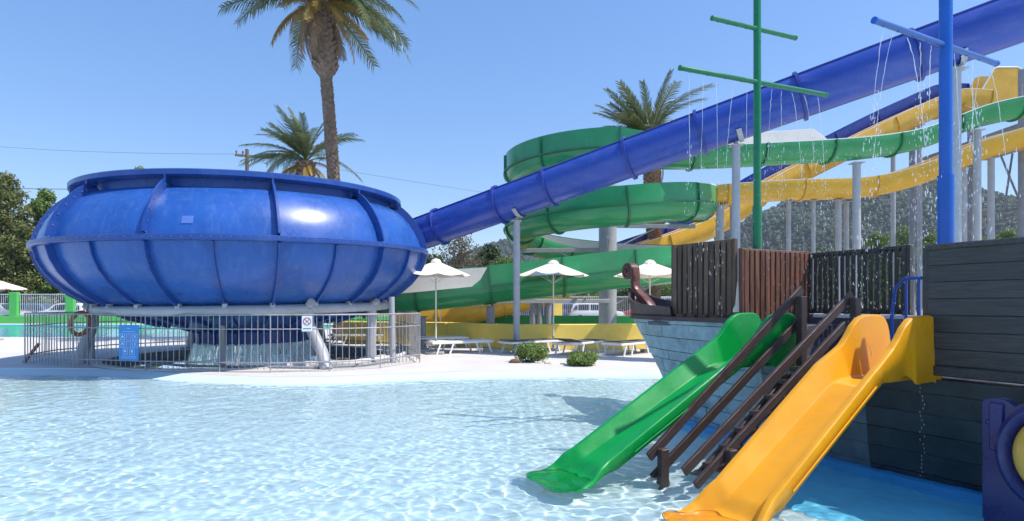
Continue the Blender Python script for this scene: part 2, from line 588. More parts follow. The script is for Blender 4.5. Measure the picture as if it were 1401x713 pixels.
edge_pts = [(x, smooth_edge(x)) for x in np.linspace(-30, 22, 261)]
basin_pts = [(BC.x + BASIN_R * math.cos(a), BC.y + BASIN_R * math.sin(a)) for a in np.linspace(0, 2 * PI, 73)[:-1]]
kid = [(-70, 25.5), (-16, 25.5), (-12.5, 26.5), (-11, 29), (-11, 38), (-13, 41), (-70, 41)]
deck_outer = edge_pts + [(22, 60), (-80, 60), (-80, edge_pts[0][1])]
poly_sheet('pool_deck', [deck_outer, basin_pts[::-1], kid[::-1]], 0.0, M['deck'])
hole = [(-80, -30), (22, -30), (22, 60), (-80, 60)]
poly_sheet('ground', [[(-1900, -100), (1900, -100), (1900, 1800), (-1900, 1800)], hole[::-1]], -0.02, M['ground'])
# car park
mb = MB()
mb.quad((-70, 43.5, 0.006), (60, 43.5, 0.006), (60, 59.9, 0.006), (-70, 59.9, 0.006))
mb.build('car_park', M['asphalt'], kind='structure')


def npgrid(name, X, Y, zf, m, yf=None, **props):
    gx, gy = np.meshgrid(X, Y)
    if yf is not None:
        gy = yf(gx, gy)
    gz = zf(gx, gy)
    co = np.stack([gx, gy, gz], -1).reshape(-1, 3)
    n, mm = len(X), len(Y)
    idx = np.arange(n * mm).reshape(mm, n)
    q = np.stack([idx[:-1, :-1], idx[:-1, 1:], idx[1:, 1:], idx[1:, :-1]], -1).reshape(-1, 4)
    me = bpy.data.meshes.new(name)
    me.vertices.add(len(co))
    me.vertices.foreach_set('co', co.ravel())
    me.loops.add(q.size)
    me.loops.foreach_set('vertex_index', q.ravel())
    me.polygons.add(len(q))
    me.polygons.foreach_set('loop_start', np.arange(0, q.size, 4))
    me.polygons.foreach_set('loop_total', np.full(len(q), 4))
    me.update()
    me.validate()
    me.shade_smooth()
    me.materials.append(m)
    return link(name, me, **props)


ex = np.array([p[0] for p in edge_pts])
ey = np.array([p[1] for p in edge_pts])


def floor_z(d):
    return -0.003 - 0.117 * np.clip(d / 0.5, 0, 1) - 0.30 * (1 - np.exp(-np.clip(d - 0.5, 0, None) / 3.2))


WATER_Z = -0.10
fx = np.linspace(-30, 22, 261)
fy = np.concatenate([[0, 0.1, 0.3, 0.5, 0.8, 1.2], np.linspace(1.8, 40, 40)])
pool_floor = npgrid('pool_floor', fx, fy, lambda x, y: floor_z(np.interp(x, ex, ey) - y), M['poolfloor'],
                    yf=lambda gx, gy: np.interp(gx, ex, ey) - gy, kind='structure')
receiver(pool_floor)

rng = np.random.default_rng(3)
WV = []
for i in range(90):
    lam = 0.085 * 2 ** (rng.random() ** 1.25 * 3.0)
    a = rng.normal(1.2, 0.9)
    WV.append((2 * PI / lam * math.cos(a), 2 * PI / lam * math.sin(a), rng.random() * 6.28, 0.0022 * (lam / 0.4) ** 0.85 * (0.5 + rng.random())))


def waves(x, y):
    z = np.zeros_like(x)
    for kx, ky, ph, am in WV:
        z += am * 0.42 * np.sin(kx * x + ky * y + ph)
    mod = 0.85 + 0.3 * np.sin(0.7 * x + 0.4 * y) * np.sin(0.5 * y - 0.3 * x)
    edge = np.clip((np.interp(x, ex, ey) - y - 0.3) / 1.0, 0.12, 1)
    for cx_, cy_ in ((0.75, 5.2), (1.5, 4.15)):
        r = np.hypot(x - cx_, y - cy_)
        z += 0.006 * np.exp(-r / 0.9) * np.sin(r * 38)
    return z * mod * edge


def water_grid(name, X, Y):
    o = npgrid(name, X, Y, lambda x, y: WATER_Z + waves(x, y), M['water'], kind='structure')
    o.cycles.is_caustics_caster = True
    return o


water = water_grid('pool_water', np.linspace(-13.5, 7.5, 1050), np.concatenate([np.linspace(1.5, 3.6, 40), np.linspace(3.62, 8, 260), np.linspace(8.03, 13.4, 190)]))

# painted blue floor round the ship comes with the ship below

# kid pool in the background
mb = MB()
mb.add([(p[0], p[1], -0.5) for p in kid], [tuple(range(len(kid)))])
for i in range(len(kid)):
    a, b = kid[i], kid[(i + 1) % len(kid)]
    mb.quad((a[0], a[1], 0), (a[0], a[1], -0.5), (b[0], b[1], -0.5), (b[0], b[1], 0))
receiver(mb.build('kid_pool_floor', M['poolturq'], smooth=0, kind='structure'))
ko = npgrid('kid_pool_water', np.linspace(-70, -10.9, 500), np.linspace(25.4, 41.1, 140),
            lambda x, y: -0.06 + 0.006 * np.sin(5 * x + 2 * y) + 0.006 * np.sin(3.1 * y - 4 * x) + 0.004 * np.sin(9 * y + 7 * x), M['water'], kind='structure')
ko.cycles.is_caustics_caster = True

# basin under the bowl
mb = MB()
mb.add([(p[0], p[1], -0.45) for p in basin_pts], [tuple(range(len(basin_pts)))])
receiver(mb.build('basin_floor', M['teal'], smooth=0, kind='structure'))
mb = MB()
mb.lathe([(BASIN_R, -0.45), (BASIN_R, 0.015)], (BC.x, BC.y), n=72)
receiver(mb.build('basin_wall', M['basinwall'], smooth=0, kind='structure'))
mb = MB()
mb.lathe([(BASIN_R - 0.004, 0.012), (BASIN_R, 0.03), (BASIN_R + 0.16, 0.03), (BASIN_R + 0.18, 0.02), (BASIN_R + 0.18, 0.0)], (BC.x, BC.y), n=72, flip=True)
mb.build('basin_kerb', M['deck'], kind='structure')
aa, rr_ = np.linspace(0, 2 * PI, 90), np.linspace(0.02, BASIN_R, 40)
rows = []
for r in rr_:
    rows.append([(BC.x + r * math.cos(a), BC.y + r * math.sin(a), -0.16 + 0.008 * math.sin(7 * r) + 0.006 * math.sin(r * math.cos(a) * 9 + r * math.sin(a) * 6)) for a in aa])
mb = MB()
mb.grid(rows)
bw = mb.build('basin_water', M['water'], smooth=180, kind='structure')
bw.cycles.is_caustics_caster = True

# ------------------------------------------------------------------ hills
def hill(name, ridge, Y, depth, label_mat):
    """ridge: list of (px, py) of the skyline at distance Y"""
    xs = np.array([at(p[0], p[1], Y).x for p in ridge])
    zs = np.array([at(p[0], p[1], Y).z for p in ridge])
    X = np.linspace(xs[0], xs[-1], 220)
    ridgez = np.interp(X, xs, zs)
    k = np.ones(9) / 9
    ridgez = np.convolve(np.pad(ridgez, 4, 'edge'), k, 'valid')
    Yg = np.linspace(-1, 1, 70)
    n1 = np.random.default_rng(5)
    ph = n1.random((30, 4))

    def zf(gx, gt):
        base = np.interp(gx, X, ridgez)
        prof = np.where(gt < 0, np.cos(gt * PI / 2) ** 1.1, np.cos(gt * PI / 2) ** 1.0)
        z = base * prof
        for q in ph:
            kx, ky = (q[0] - .5) * .12, (q[1] - .5) * 9
            z += base * 0.009 * np.sin(kx * gx * (900 / Y) + ky * gt * 2 + q[2] * 6.28) * (1 - 0.7 * (np.abs(gt) < 0.05))
        return z - 3
    o = npgrid(name, X, Yg, zf, label_mat, kind='structure')
    me = o.data
    co = np.empty(len(me.vertices) * 3)
    me.vertices.foreach_get('co', co)
    co = co.reshape(-1, 3)
    co[:, 1] = Y + co[:, 1] * depth
    me.vertices.foreach_set('co', co.ravel())
    me.update()
    return o, co


def ico(sub):
    bm = bmesh.new()
    bmesh.ops.create_icosphere(bm, subdivisions=sub, radius=1)
    v = np.array([p.co[:] for p in bm.verts])
    f = [tuple(p.index for p in q.verts) for q in bm.faces]
    bm.free()
    return v, f


ICO1 = ico(1)


def hill_trees(name, co, ncount, size, seed, parent):
    r = np.random.default_rng(seed)
    near = co[co[:, 1] < co[:, 1].mean() + 20]
    pick = near[r.integers(0, len(near), ncount)]
    pick = pick[pick[:, 2] > 2]
    pick = pick + r.normal(0, 1, pick.shape) * np.array([6, 6, 0])
    v, f = ICO1
    mb = MB()
    for p in pick:
        s = size * (0.6 + 0.8 * r.random())
        vv = v * (s, s, s * (0.8 + 0.7 * r.random())) * (0.8 + 0.4 * r.random((len(v), 1))) + p
        mb.add(vv, f)
    o = mb.build(name, M['hilltree'], None, smooth=0, kind='stuff')
    o['label'] = 'dense dark scrub and pine cover on the far hillside' if seed == 1 else 'dark scrub cover on the low distant ridge'
    o['category'] = 'forest'


RIDGE_R = [(900, 408), (950, 360), (1000, 318), (1040, 292), (1080, 277), (1120, 262), (1165, 262), (1200, 256), (1225, 247), (1245, 244), (1265, 254),
           (1290, 269), (1320, 282), (1350, 287), (1400, 290), (1460, 300), (1540, 320), (1640, 360), (1750, 408)]
RIDGE_L = [(380, 408), (480, 392), (560, 375), (620, 356), (660, 340), (690, 330), (720, 325), (760, 334), (820, 352), (880, 372), (960, 395), (1020, 408)]
ho, hc = hill('hill', RIDGE_R, 900, 330, M['hill'])
hill_trees('hill_scrub', hc, 34000, 2.9, 1, ho)
ho2, hc2 = hill('hill', RIDGE_L, 1250, 300, M['hill'])
hill_trees('ridge_scrub', hc2, 11000, 3.8, 2, ho2)

# ------------------------------------------------------------------ the big blue bowl
bowl = thing('bowl_slide', BC, 'huge glossy blue fibreglass bowl slide on grey legs inside the barred fence', 'bowl slide')
bowl.rotation_euler = (R(1.2), R(-0.5), 0)
UP = [(3.78, 3.99), (3.96, 3.985), (4.05, 3.93), (4.20, 3.80), (4.36, 3.62), (4.50, 3.40), (4.61, 3.16), (4.68, 2.92)]
LOW = [(4.70, 2.80), (4.64, 2.54), (4.52, 2.28), (4.33, 2.04), (4.07, 1.81), (3.76, 1.60), (3.38, 1.40), (2.9, 1.16), (2.3, 0.97), (1.75, 0.84), (1.46, 0.74)]
NR = 12
A0 = R(-90 + 24 + 6)      # one rib a little right of the line towards the camera


def bowl_rib(prof, ang, wid, proud0, proud1, name, m):
    """a proud fin following the profile at azimuth ang"""
    mb = MB()
    ca, sa = math.cos(ang), math.sin(ang)
    tx, ty = -sa, ca
    n = len(prof)
    rows = []
    for i, (r, z) in enumerate(prof):
        f = i / (n - 1)
        pr = proud0 + (proud1 - proud0) * f
        a = prof[max(i - 1, 0)]
        b = prof[min(i + 1, n - 1)]
        tr, tz = b[0] - a[0], b[1] - a[1]
        L = math.hypot(tr, tz)
        nr, nz = -tz / L, tr / L
        pts = []
        for (s, d) in ((-1, -0.02), (-1, pr), (1, pr), (1, -0.02)):
            rr2, zz = r + nr * d, z + nz * d
            pts.append((rr2 * ca + tx * s * wid / 2, rr2 * sa + ty * s * wid / 2, zz))
        rows.append(pts + [pts[0]])
    mb.grid(rows)
    return mb.build(name, m, bowl, world=False)


for i in range(NR):
    a = A0 + i * 2 * PI / NR
    mb = MB()
    mb.lathe(UP, a0=a + 0.004, a1=a + 2 * PI / NR - 0.004, n=10)
    mb.build('upper_panel', M['bowl'], bowl, smooth=60, world=False)
    bowl_rib([(3.86, 4.22), (3.87, 4.08)] + UP, a, 0.045, 0.20, 0.17, 'upper_rib', M['bowldark'])
for i in range(NR * 2):
    a = A0 + i * PI / NR
    mb = MB()
    mb.lathe(LOW[:7], a0=a + 0.003, a1=a + PI / NR - 0.003, n=6)
    mb.build('lower_panel', M['bowl'], bowl, smooth=60, world=False)
    if i % 2 == 0:
        bowl_rib(LOW[:9], a, 0.05, 0.16, 0.08, 'lower_rib', M['bowldark'])
    else:
        bowl_rib(LOW[:9], a, 0.045, 0.07, 0.07, 'lower_rib', M['bowldark'])
mb = MB()
mb.lathe(LOW[6:], n=96)
mb.lathe([(1.46, 0.74), (1.44, 0.41), (1.40, 0.40), (1.40, 0.74)], n=72)
mb.build('funnel', M['bowldark'], bowl, smooth=50, world=False)
for i in range(16):
    bowl_rib([(1.75, 0.84), (1.46, 0.74), (1.44, 0.58), (1.44, 0.42)], A0 + i * PI / 8, 0.04, 0.05, 0.05, 'funnel_rib', M['bowldark'])
mb = MB()
mb.lathe([(4.62, 2.925), (4.82, 2.92), (4.835, 2.905), (4.835, 2.815), (4.82, 2.80), (4.62, 2.79)], n=120, flip=True)
mb.build('equator_flange', M['bowldark'], bowl, smooth=25, world=False)
mb = MB()
mb.lathe([(3.80, 3.92), (3.78, 4.22)], n=120, flip=True)
mb.build('neck', M['bowldark'], bowl, world=False)
mb = MB()
mb.lathe([(3.80, 4.20), (4.03, 4.21), (4.07, 4.23), (4.07, 4.33), (4.03, 4.355), (3.78, 4.355), (3.70, 4.25), (3.6, 4.0), (4.0, 3.2), (3.8, 2.4), (3.0, 1.6), (1.5, 1.2)], n=120, flip=True)
mb.build('rim', M['bowldark'], bowl, smooth=25, world=False)
# bolts of the flange
mb = MB()
for i in range(168):
    a = i * 2 * PI / 168
    mb.box((4.836 * math.cos(a), 4.836 * math.sin(a), 2.87), (0.014, 0.016, 0.016), Matrix.Rotation(a, 3, 'Z'))
for i in range(NR):
    a = A0 + i * 2 * PI / NR
    for (r, z) in UP[1:]:
        mb.box(((r + 0.10) * math.cos(a + 0.008), (r + 0.10) * math.sin(a + 0.008), z + 0.03), (0.02, 0.018, 0.02), Matrix.Rotation(a, 3, 'Z'))
mb.build('bolts', M['bolt'], bowl, smooth=0, world=False, kind='stuff')
# repair patch
mb = MB()
a = R(-90 + 24 - 15)
rows = []
for z_, r_ in ((3.30, 4.556), (3.22, 4.592), (3.14, 4.626)):
    rows.append([(r_ * math.cos(a + k * 0.012), r_ * math.sin(a + k * 0.012), z_) for k in range(-2, 3)])
mb.grid(rows, flip=True)
mb.build('repair_patch', M['patch'], bowl, world=False)
# ring beam and legs
RING = 3.62
mb = MB()
mb.tube([(RING * math.cos(a), RING * math.sin(a), 1.36) for a in np.linspace(0, 2 * PI, 97)[:-1]], 0.115, 12, closed=True)
mb.build('ring_beam', M['steel'], bowl, smooth=60, world=False)


def local_of(px, py, z=0):
    Y = F * (EYE - z) / (py - HY)
    return at(px, py, Y) - BC


legs = [(447, 505), (108, 497), (508, 491)]
leg_feet = [local_of(*p) for p in legs] + [Vector((-3.2, 2.6, 0)), Vector((0.6, 4.0, 0))]
for f in leg_feet:
    a = math.atan2(f.y, f.x)
    top = Vector((RING * math.cos(a), RING * math.sin(a), 1.36))
    dirn = Vector((math.cos(a), math.sin(a), 0))
    fb = Vector((f.x, f.y, 0.0))
    mb = MB()
    mb.tube([fb, fb * 0.75 + (top - dirn * 0.05) * 0.25 + Z * 0.08, top - Z * 0.35 + dirn * 0.02, top + dirn * 0.02], [0.14, 0.135, 0.125, 0.12], 14)
    lg = mb.build('leg', M['steel'], bowl, smooth=50, world=False)
    mb = MB()
    mb.tube([top - Z * 0.02 - dirn * 0.02, top + Z * 0.10 + dirn * 0.06, top + Z * 0.16 + dirn * 0.20], 0.10, 10)
    mb.build('elbow', M['steel'], lg, smooth=50, world=False)
    mb = MB()
    mb.cbox(fb + Z * 0.015, (0.5, 0.5, 0.03), 0.005)
    mb.build('base_plate', M['steeld'], lg, world=False)
for p in ((305, 498), (537, 496), (126, 492)):
    f = local_of(*p)
    mb = MB()
    mb.tube([V(f.x, f.y, 0), V(f.x, f.y, 1.62)], 0.07, 12)
    mb.build('prop', M['steel'], bowl, smooth=50, world=False)
for i in range(NR * 2):
    a = A0 + i * PI / NR
    mb = MB()
    mb.cbox((3.66 * math.cos(a), 3.66 * math.sin(a), 1.475), (0.14, 0.10, 0.10), 0.01, Matrix.Rotation(a, 3, 'Z'))
    mb.build('clamp', M['steel'], bowl, world=False)

# waterfall from the funnel
r0 = random.Random(11)
mb = MB()
for i in range(2600):
    a = r0.uniform(0, 2 * PI)
    k = r0.random()
    rad = 1.44 + r0.uniform(-0.02, 0.03)
    z0 = 0.42 - (0 if k < .35 else r0.uniform(0, .45))
    z1 = max(-0.15, z0 - r0.uniform(0.06, 0.5))
    out = 0.10 + r0.uniform(0, 0.10)
    wd = r0.uniform(0.002, 0.014)
    pts = []
    for q in range(4):
        zz = z0 + (z1 - z0) * q / 3
        rr2 = rad + out * ((0.42 - zz) / 0.57) ** 0.6
        da = wd / rr2 * (1 - 0.5 * q / 3)
        pts.append([(rr2 * math.cos(a - da), rr2 * math.sin(a - da), zz), (rr2 * math.cos(a + da), rr2 * math.sin(a + da), zz)])
    mb.grid(pts)
mb.v = [(p[0] + BC.x, p[1] + BC.y, p[2]) for p in mb.v]
o = mb.build('waterfall', M['foam'], None, smooth=60, kind='stuff')
o['label'] = 'curtain of white water falling from the bowl funnel into the basin'
o['category'] = 'waterfall'

# white and grey hoses on the kerb
for k, (pts, r, m, lab) in enumerate((
        ([(392, 502), (440, 500), (480, 499), (520, 494), (548, 489), (556, 484)], 0.055, M['whitesteel'], 'thick white hose lying along the basin kerb beside the leaning leg'),
        ([(210, 499), (250, 502), (300, 503), (360, 504), (430, 505), (500, 501), (540, 495)], 0.03, M['steeld'], 'thin dark grey hose lying just inside the bar fence'))):
    P = [Vector((*at(p[0], p[1], F * EYE / (p[1] - HY)).to_2d(), r)) for p in pts]
    dense = []
    for i in range(len(P) - 1):
        for q in range(4):
            dense.append(P[i].lerp(P[i + 1], q / 4) + V(0, 0.04 * math.sin(i * 2 + q), 0))
    mb = MB()
    mb.tube(dense, r, 8)
    o = mb.build('hose', m, None, smooth=60)
    o['label'] = lab
    o['category'] = 'hose'

# ------------------------------------------------------------------ ring fence of bars
FP = [(-11.83, 14.2), (-9.9, 13.2), (-7.95, 12.68), (-6.2, 12.4), (-5.07, 12.27), (-3.9, 12.5), (-2.95, 13.1), (-2.27, 14.4), (-2.75, 16.0),
      (-3.6, 18.3), (-5.6, 20.0), (-8.2, 20.6), (-10.6, 19.8), (-12.2, 17.8), (-12.3, 15.8)]
fence = thing('bar_fence', (-6.2, 12.4, 0), 'waist high rusty galvanised bar fence ringing the big blue bowl', 'fence')
FO = Vector((-6.2, 12.4, 0))
mb = MB()
mb.tube([(0, 0, 0.06), (0, 0, 1.2)], 0.0085, 6)
bar_me = mb.mesh('bar', M['fence'], 60)
nfp = len(FP)
bar_count = 0
for i in range(nfp):
    a, b = Vector((*FP[i], 0)), Vector((*FP[(i + 1) % nfp], 0))
    L = (b - a).length
    n = max(2, round(L / 0.135))
    for k in range(1, n):
        p = a.lerp(b, k / n) - FO
        link('bar', bar_me, fence, Matrix.Translation(p) @ Matrix.Rotation(rnd.uniform(-.012, .012), 4, 'X') @ Matrix.Rotation(rnd.uniform(-.012, .012), 4, 'Y'))
        bar_count += 1
    for zz, r in ((1.21, 0.017), (0.91, 0.013), (0.2, 0.016)):
        mb = MB()
        mb.tube([a + Z * zz, b + Z * zz], r, 8)
        mb.build('rail', M['fence'], fence, smooth=60)
    mb = MB()
    mb.tube([a, a + Z * 1.22], 0.014, 8)
    mb.build('post', M['fence'], fence, smooth=60)

# signs on the fence
def fence_frame(i, f):
    a, b = Vector((*FP[i], 0)), Vector((*FP[i + 1], 0))
    x = (b - a).normalized()
    nrm = Vector((x.y, -x.x, 0))
    return a.lerp(b, f) + nrm * 0.03, x, nrm


c, sx, sn = fence_frame(1, 0.80)
sg = thing('rules_sign', c + Z * 0.20, 'blue notice board with white pictogram boxes wired to the bar fence', 'sign')
SO = c + Z * 0.20


def srect(x0, y0, x1, y1, d, m, name):
    mb = MB()
    p = SO + sx * x0 + Z * y0 + sn * 0.004
    mb.prism([(0, 0), (x1 - x0, 0), (x1 - x0, y1 - y0), (0, y1 - y0)], p, sx, Z, d)
    return mb.build(name, m, sg, smooth=0)


srect(-0.27, 0, 0.27, 0.78, 0.012, M['signblue'], 'board')
for r_ in ((-0.05, 0.700, 0.05, 0.716), (-0.18, 0.630, 0.18, 0.644), (-0.20, 0.095, 0.20, 0.106), (-0.22, 0.070, 0.22, 0.081), (-0.20, 0.045, 0.20, 0.054)):
    srect(*r_, 0.0145, M['signpale'], 'print_line')
boxes = [(-0.17, 0.52, 0), (0.0, 0.52, 1), (0.17, 0.52, 2), (-0.17, 0.36, 3), (0.0, 0.36, 4), (0.17, 0.36, 5), (-0.09, 0.20, 6), (0.09, 0.20, 7)]
for bx, by, k in boxes:
    mb = MB()
    for (x0, y0, x1, y1) in ((-0.065, -0.07, 0.065, -0.064), (-0.065, 0.064, 0.065, 0.07), (-0.065, -0.064, -0.059, 0.064), (0.059, -0.064, 0.065, 0.064)):
        p = SO + sx * (bx + x0) + Z * (by + y0) + sn * 0.004
        mb.prism([(0, 0), (x1 - x0, 0), (x1 - x0, y1 - y0), (0, y1 - y0)], p, sx, Z, 0.0145)
    mb.build('pictogram_frame', M['signwhite'], sg, smooth=0)
    mb = MB()
    p = SO + sx * bx + Z * (by + 0.012) + sn * 0.004
    if k in (1, 4):
        poly = [(0.036 * math.cos(t), 0.036 * math.sin(t)) for t in np.linspace(0, 2 * PI, 17)[:-1]]
        mb.prism(poly, p, sx, Z, 0.0150)
        mb.build('pictogram', M['signpink'], sg, smooth=0)
        continue
    poly = {0: [(-0.035, -0.03), (0.035, -0.03), (0.0, 0.038)], 2: [(-0.012, -0.03), (0.012, -0.03), (0.012, 0.03), (-0.012, 0.03)],
            3: [(-0.03, -0.03), (-0.01, -0.03), (0.0, 0.0), (0.02, -0.03), (0.034, -0.02), (0.012, 0.03), (-0.01, 0.034)],
            5: [(-0.012, -0.035), (0.012, -0.035), (0.006, 0.0), (0.014, 0.03), (-0.01, 0.035)],
            6: [(-0.036, -0.03), (-0.01, -0.012), (0.03, -0.034), (0.012, 0.006), (0.032, 0.03), (-0.006, 0.02), (-0.03, 0.034)],
            7: [(-0.014, -0.035), (0.014, -0.035), (0.026, 0.0), (0.016, 0.036), (-0.016, 0.036), (-0.026, 0.0)]}[k]
    mb.prism(poly, p, sx, Z, 0.0150)
    mb.build('pictogram', M['signwhite'], sg, smooth=0)
    srect(bx - 0.045, by - 0.052, bx + 0.045, by - 0.044, 0.0148, M['signpale'], 'print_line')

c, sx, sn = fence_frame(4, 0.62)
SO = c + Z * 0.86
sg = thing('prohibition_sign', SO, 'small white plate with red crossed circle on the bar fence', 'sign')
srect(-0.105, 0, 0.105, 0.33, 0.008, M['signwhite'], 'plate')
mb = MB()
rows = []
for rad in (0.066, 0.084):
    rows.append([SO + sx * (rad * math.cos(t)) + Z * (0.21 + rad * math.sin(t)) + sn * 0.0145 for t in np.linspace(0, 2 * PI, 33)])
mb.grid(rows)
mb.build('red_ring', M['signred'], sg, smooth=0)
for k, ang in enumerate((R(-45), R(45))):
    mb = MB()
    d, e = sx * math.cos(ang) + Z * math.sin(ang), sx * -math.sin(ang) + Z * math.cos(ang)
    hw = 0.008 if k == 0 else 0.005
    cc = SO + Z * 0.21 + sn * (0.0155 + k * 0.0006)
    mb.quad(cc - d * 0.07 - e * hw, cc + d * 0.07 - e * hw, cc + d * 0.07 + e * hw, cc - d * 0.07 + e * hw)
    mb.build('slash', M['signred'] if k == 0 else M['charcoal'], sg, smooth=0)
mb = MB()
cc = SO + sn * 0.0135
mb.quad(cc + sx * -0.08 + Z * 0.05, cc + sx * 0.08 + Z * 0.05, cc + sx * 0.08 + Z * 0.068, cc + sx * -0.08 + Z * 0.068)
mb.build('print_line', M['charcoal'], sg, smooth=0)

# lifebuoy hanging behind the fence
lb = thing('lifebuoy', (-10.2, 13.75, 0), 'faded orange lifebuoy hung on a grey post inside the fence', 'lifebuoy')
mb = MB()
cpos = V(-10.15, 13.72, 0.98)
mb.tube([cpos + V(0.03 * math.sin(t), 0.02, 0) + V(0.10 * math.cos(t), 0.16 * math.cos(t), 0.26 * math.sin(t)) for t in np.linspace(0, 2 * PI, 29)[:-1]], 0.05, 10, closed=True)
mb.build('ring', M['orange'], lb, smooth=60)
mb = MB()
mb.tube([V(-10.05, 13.84, 0), V(-10.05, 13.84, 1.4)], 0.025, 8)
mb.build('post', M['steeld'], lb, smooth=60)
mb = MB()
mb.beam((-12.05, 14.45, 0.0), (-11.75, 14.52, 0.46), 0.10, 0.05)
o = mb.build('orange_plank', M['orange'], None)
o['label'] = 'short weathered orange plank leaning against the fence end'
o['category'] = 'plank'

# ------------------------------------------------------------------ violet blue tube
TA, TB = Vector((-2.34, 18.6, 3.88)), Vector((9.75, 13.0, 7.26))


def tube_pt(t):
    return TA.lerp(TB, t)


TR = 0.53
tube = thing('tube_slide', (tube_pt(.2).x, tube_pt(.2).y, 0), 'long straight violet blue enclosed tube slide running down into the bowl', 'tube slide')
td = (TB - TA).normalized()
tside = td.cross(Z).normalized()
tup = tside.cross(td)
joints = [-0.20, 0.005, 0.165, 0.285, 0.46, 0.60, 0.775, 0.95, 1.12, 1.30, 1.50]
for i in range(len(joints) - 1):
    p0, p1 = tube_pt(joints[i]), tube_pt(joints[i + 1])
    mb = MB()
    mb.tube([p0 + td * 0.01, p1 - td * 0.01], TR, 40, cap=False)
    mb.build('tube_section', M['tube'], tube, smooth=60)
    for sgn, ang in ((1, 55), (-1, 55), (-1, -28)):
        n = tside * (sgn * math.cos(R(ang))) + tup * math.sin(R(ang))
        mb = MB()
        mb.beam(p0 + n * (TR + 0.012), p1 + n * (TR + 0.012), 0.03 if ang > 0 else 0.02, 0.05, up=n)
        mb.build('seam', M['tubedark'], tube)
for j in joints[1:-1]:
    p = tube_pt(j)
    mb = MB()
    mb.tube([p - td * 0.035, p + td * 0.035], TR + 0.075, 40)
    mb.build('joint_flange', M['tubedark'], tube, smooth=40)


def pole(name, x, y, z0, z1, r, m, label, group=None, plate=True):
    t = thing(name, (x, y, z0), label, 'pole', group)
    mb = MB()
    mb.tube([(x, y, z0), (x, y, z1)], r, 16)
    mb.build('shaft', m, t, smooth=60)
    mb = MB()
    mb.cbox((x, y, z0 + 0.015), (r * 4, r * 4, 0.03), 0.004)
    mb.build('base_plate', m, t)
    if plate:
        mb = MB()
        mb.cbox((x, y, z1 + 0.012), (r * 3.0, r * 3.0, 0.025), 0.004)
        mb.build('top_plate', m, t)
    return t


for k, (t, r, lab) in enumerate(((0.205, 0.10, 'tall pale grey pole under the blue tube next to the round shrub'),
                                 (0.665, 0.10, 'pale grey pole under the blue tube behind the slatted ship cabin'),
                                 (1.005, 0.13, 'thick white grey pole under the blue tube behind the blue mast'))):
    p = tube_pt(t)
    pt = pole('support_pole', p.x, p.y, 0, p.z - TR - 0.14, r, M['steel'], lab)
    mb = MB()
    zt = p.z - TR - 0.115
    rows = []
    for q in np.linspace(-1, 1, 9):
        a = R(180 + 90) + q * R(50)
        e = tside * (math.cos(a) * (TR + 0.05)) + tup * (math.sin(a) * (TR + 0.05))
        rows.append([p + e - td * 0.06, p + e + td * 0.06])
    mb.grid(rows)
    mb.beam((p.x, p.y, zt), (p.x, p.y, p.z - TR - 0.02), 0.08, 0.12)
    mb.build('saddle', M['steel'], pt)

# ------------------------------------------------------------------ open flumes
def catmull(P, per):
    out = []
    n = len(P)
    for i in range(n - 1):
        p0, p1, p2, p3 = P[max(i - 1, 0)], P[i], P[i + 1], P[min(i + 2, n - 1)]
        for k in range(per):
            t = k / per
            out.append(0.5 * ((2 * p1) + (p2 - p0) * t + (2 * p0 - 5 * p1 + 4 * p2 - p3) * t * t + (3 * p1 - p0 - 3 * p2 + p3) * t ** 3))
    out.append(P[-1].copy())
    return out


def resample(P, step, extra=None):
    d = [0]
    for i in range(1, len(P)):
        d.append(d[-1] + (P[i] - P[i - 1]).length)
    n = max(2, int(d[-1] / step))
    s = np.linspace(0, d[-1], n + 1)
    xs = [np.interp(s, d, [p[k] for p in P]) for k in range(3)]
    pts = [Vector((xs[0][i], xs[1][i], xs[2][i])) for i in range(n + 1)]
    ex_ = None
    if extra is not None:
        ex_ = [[np.interp(q, d, e) for q in s] for e in extra]
    return pts, ex_


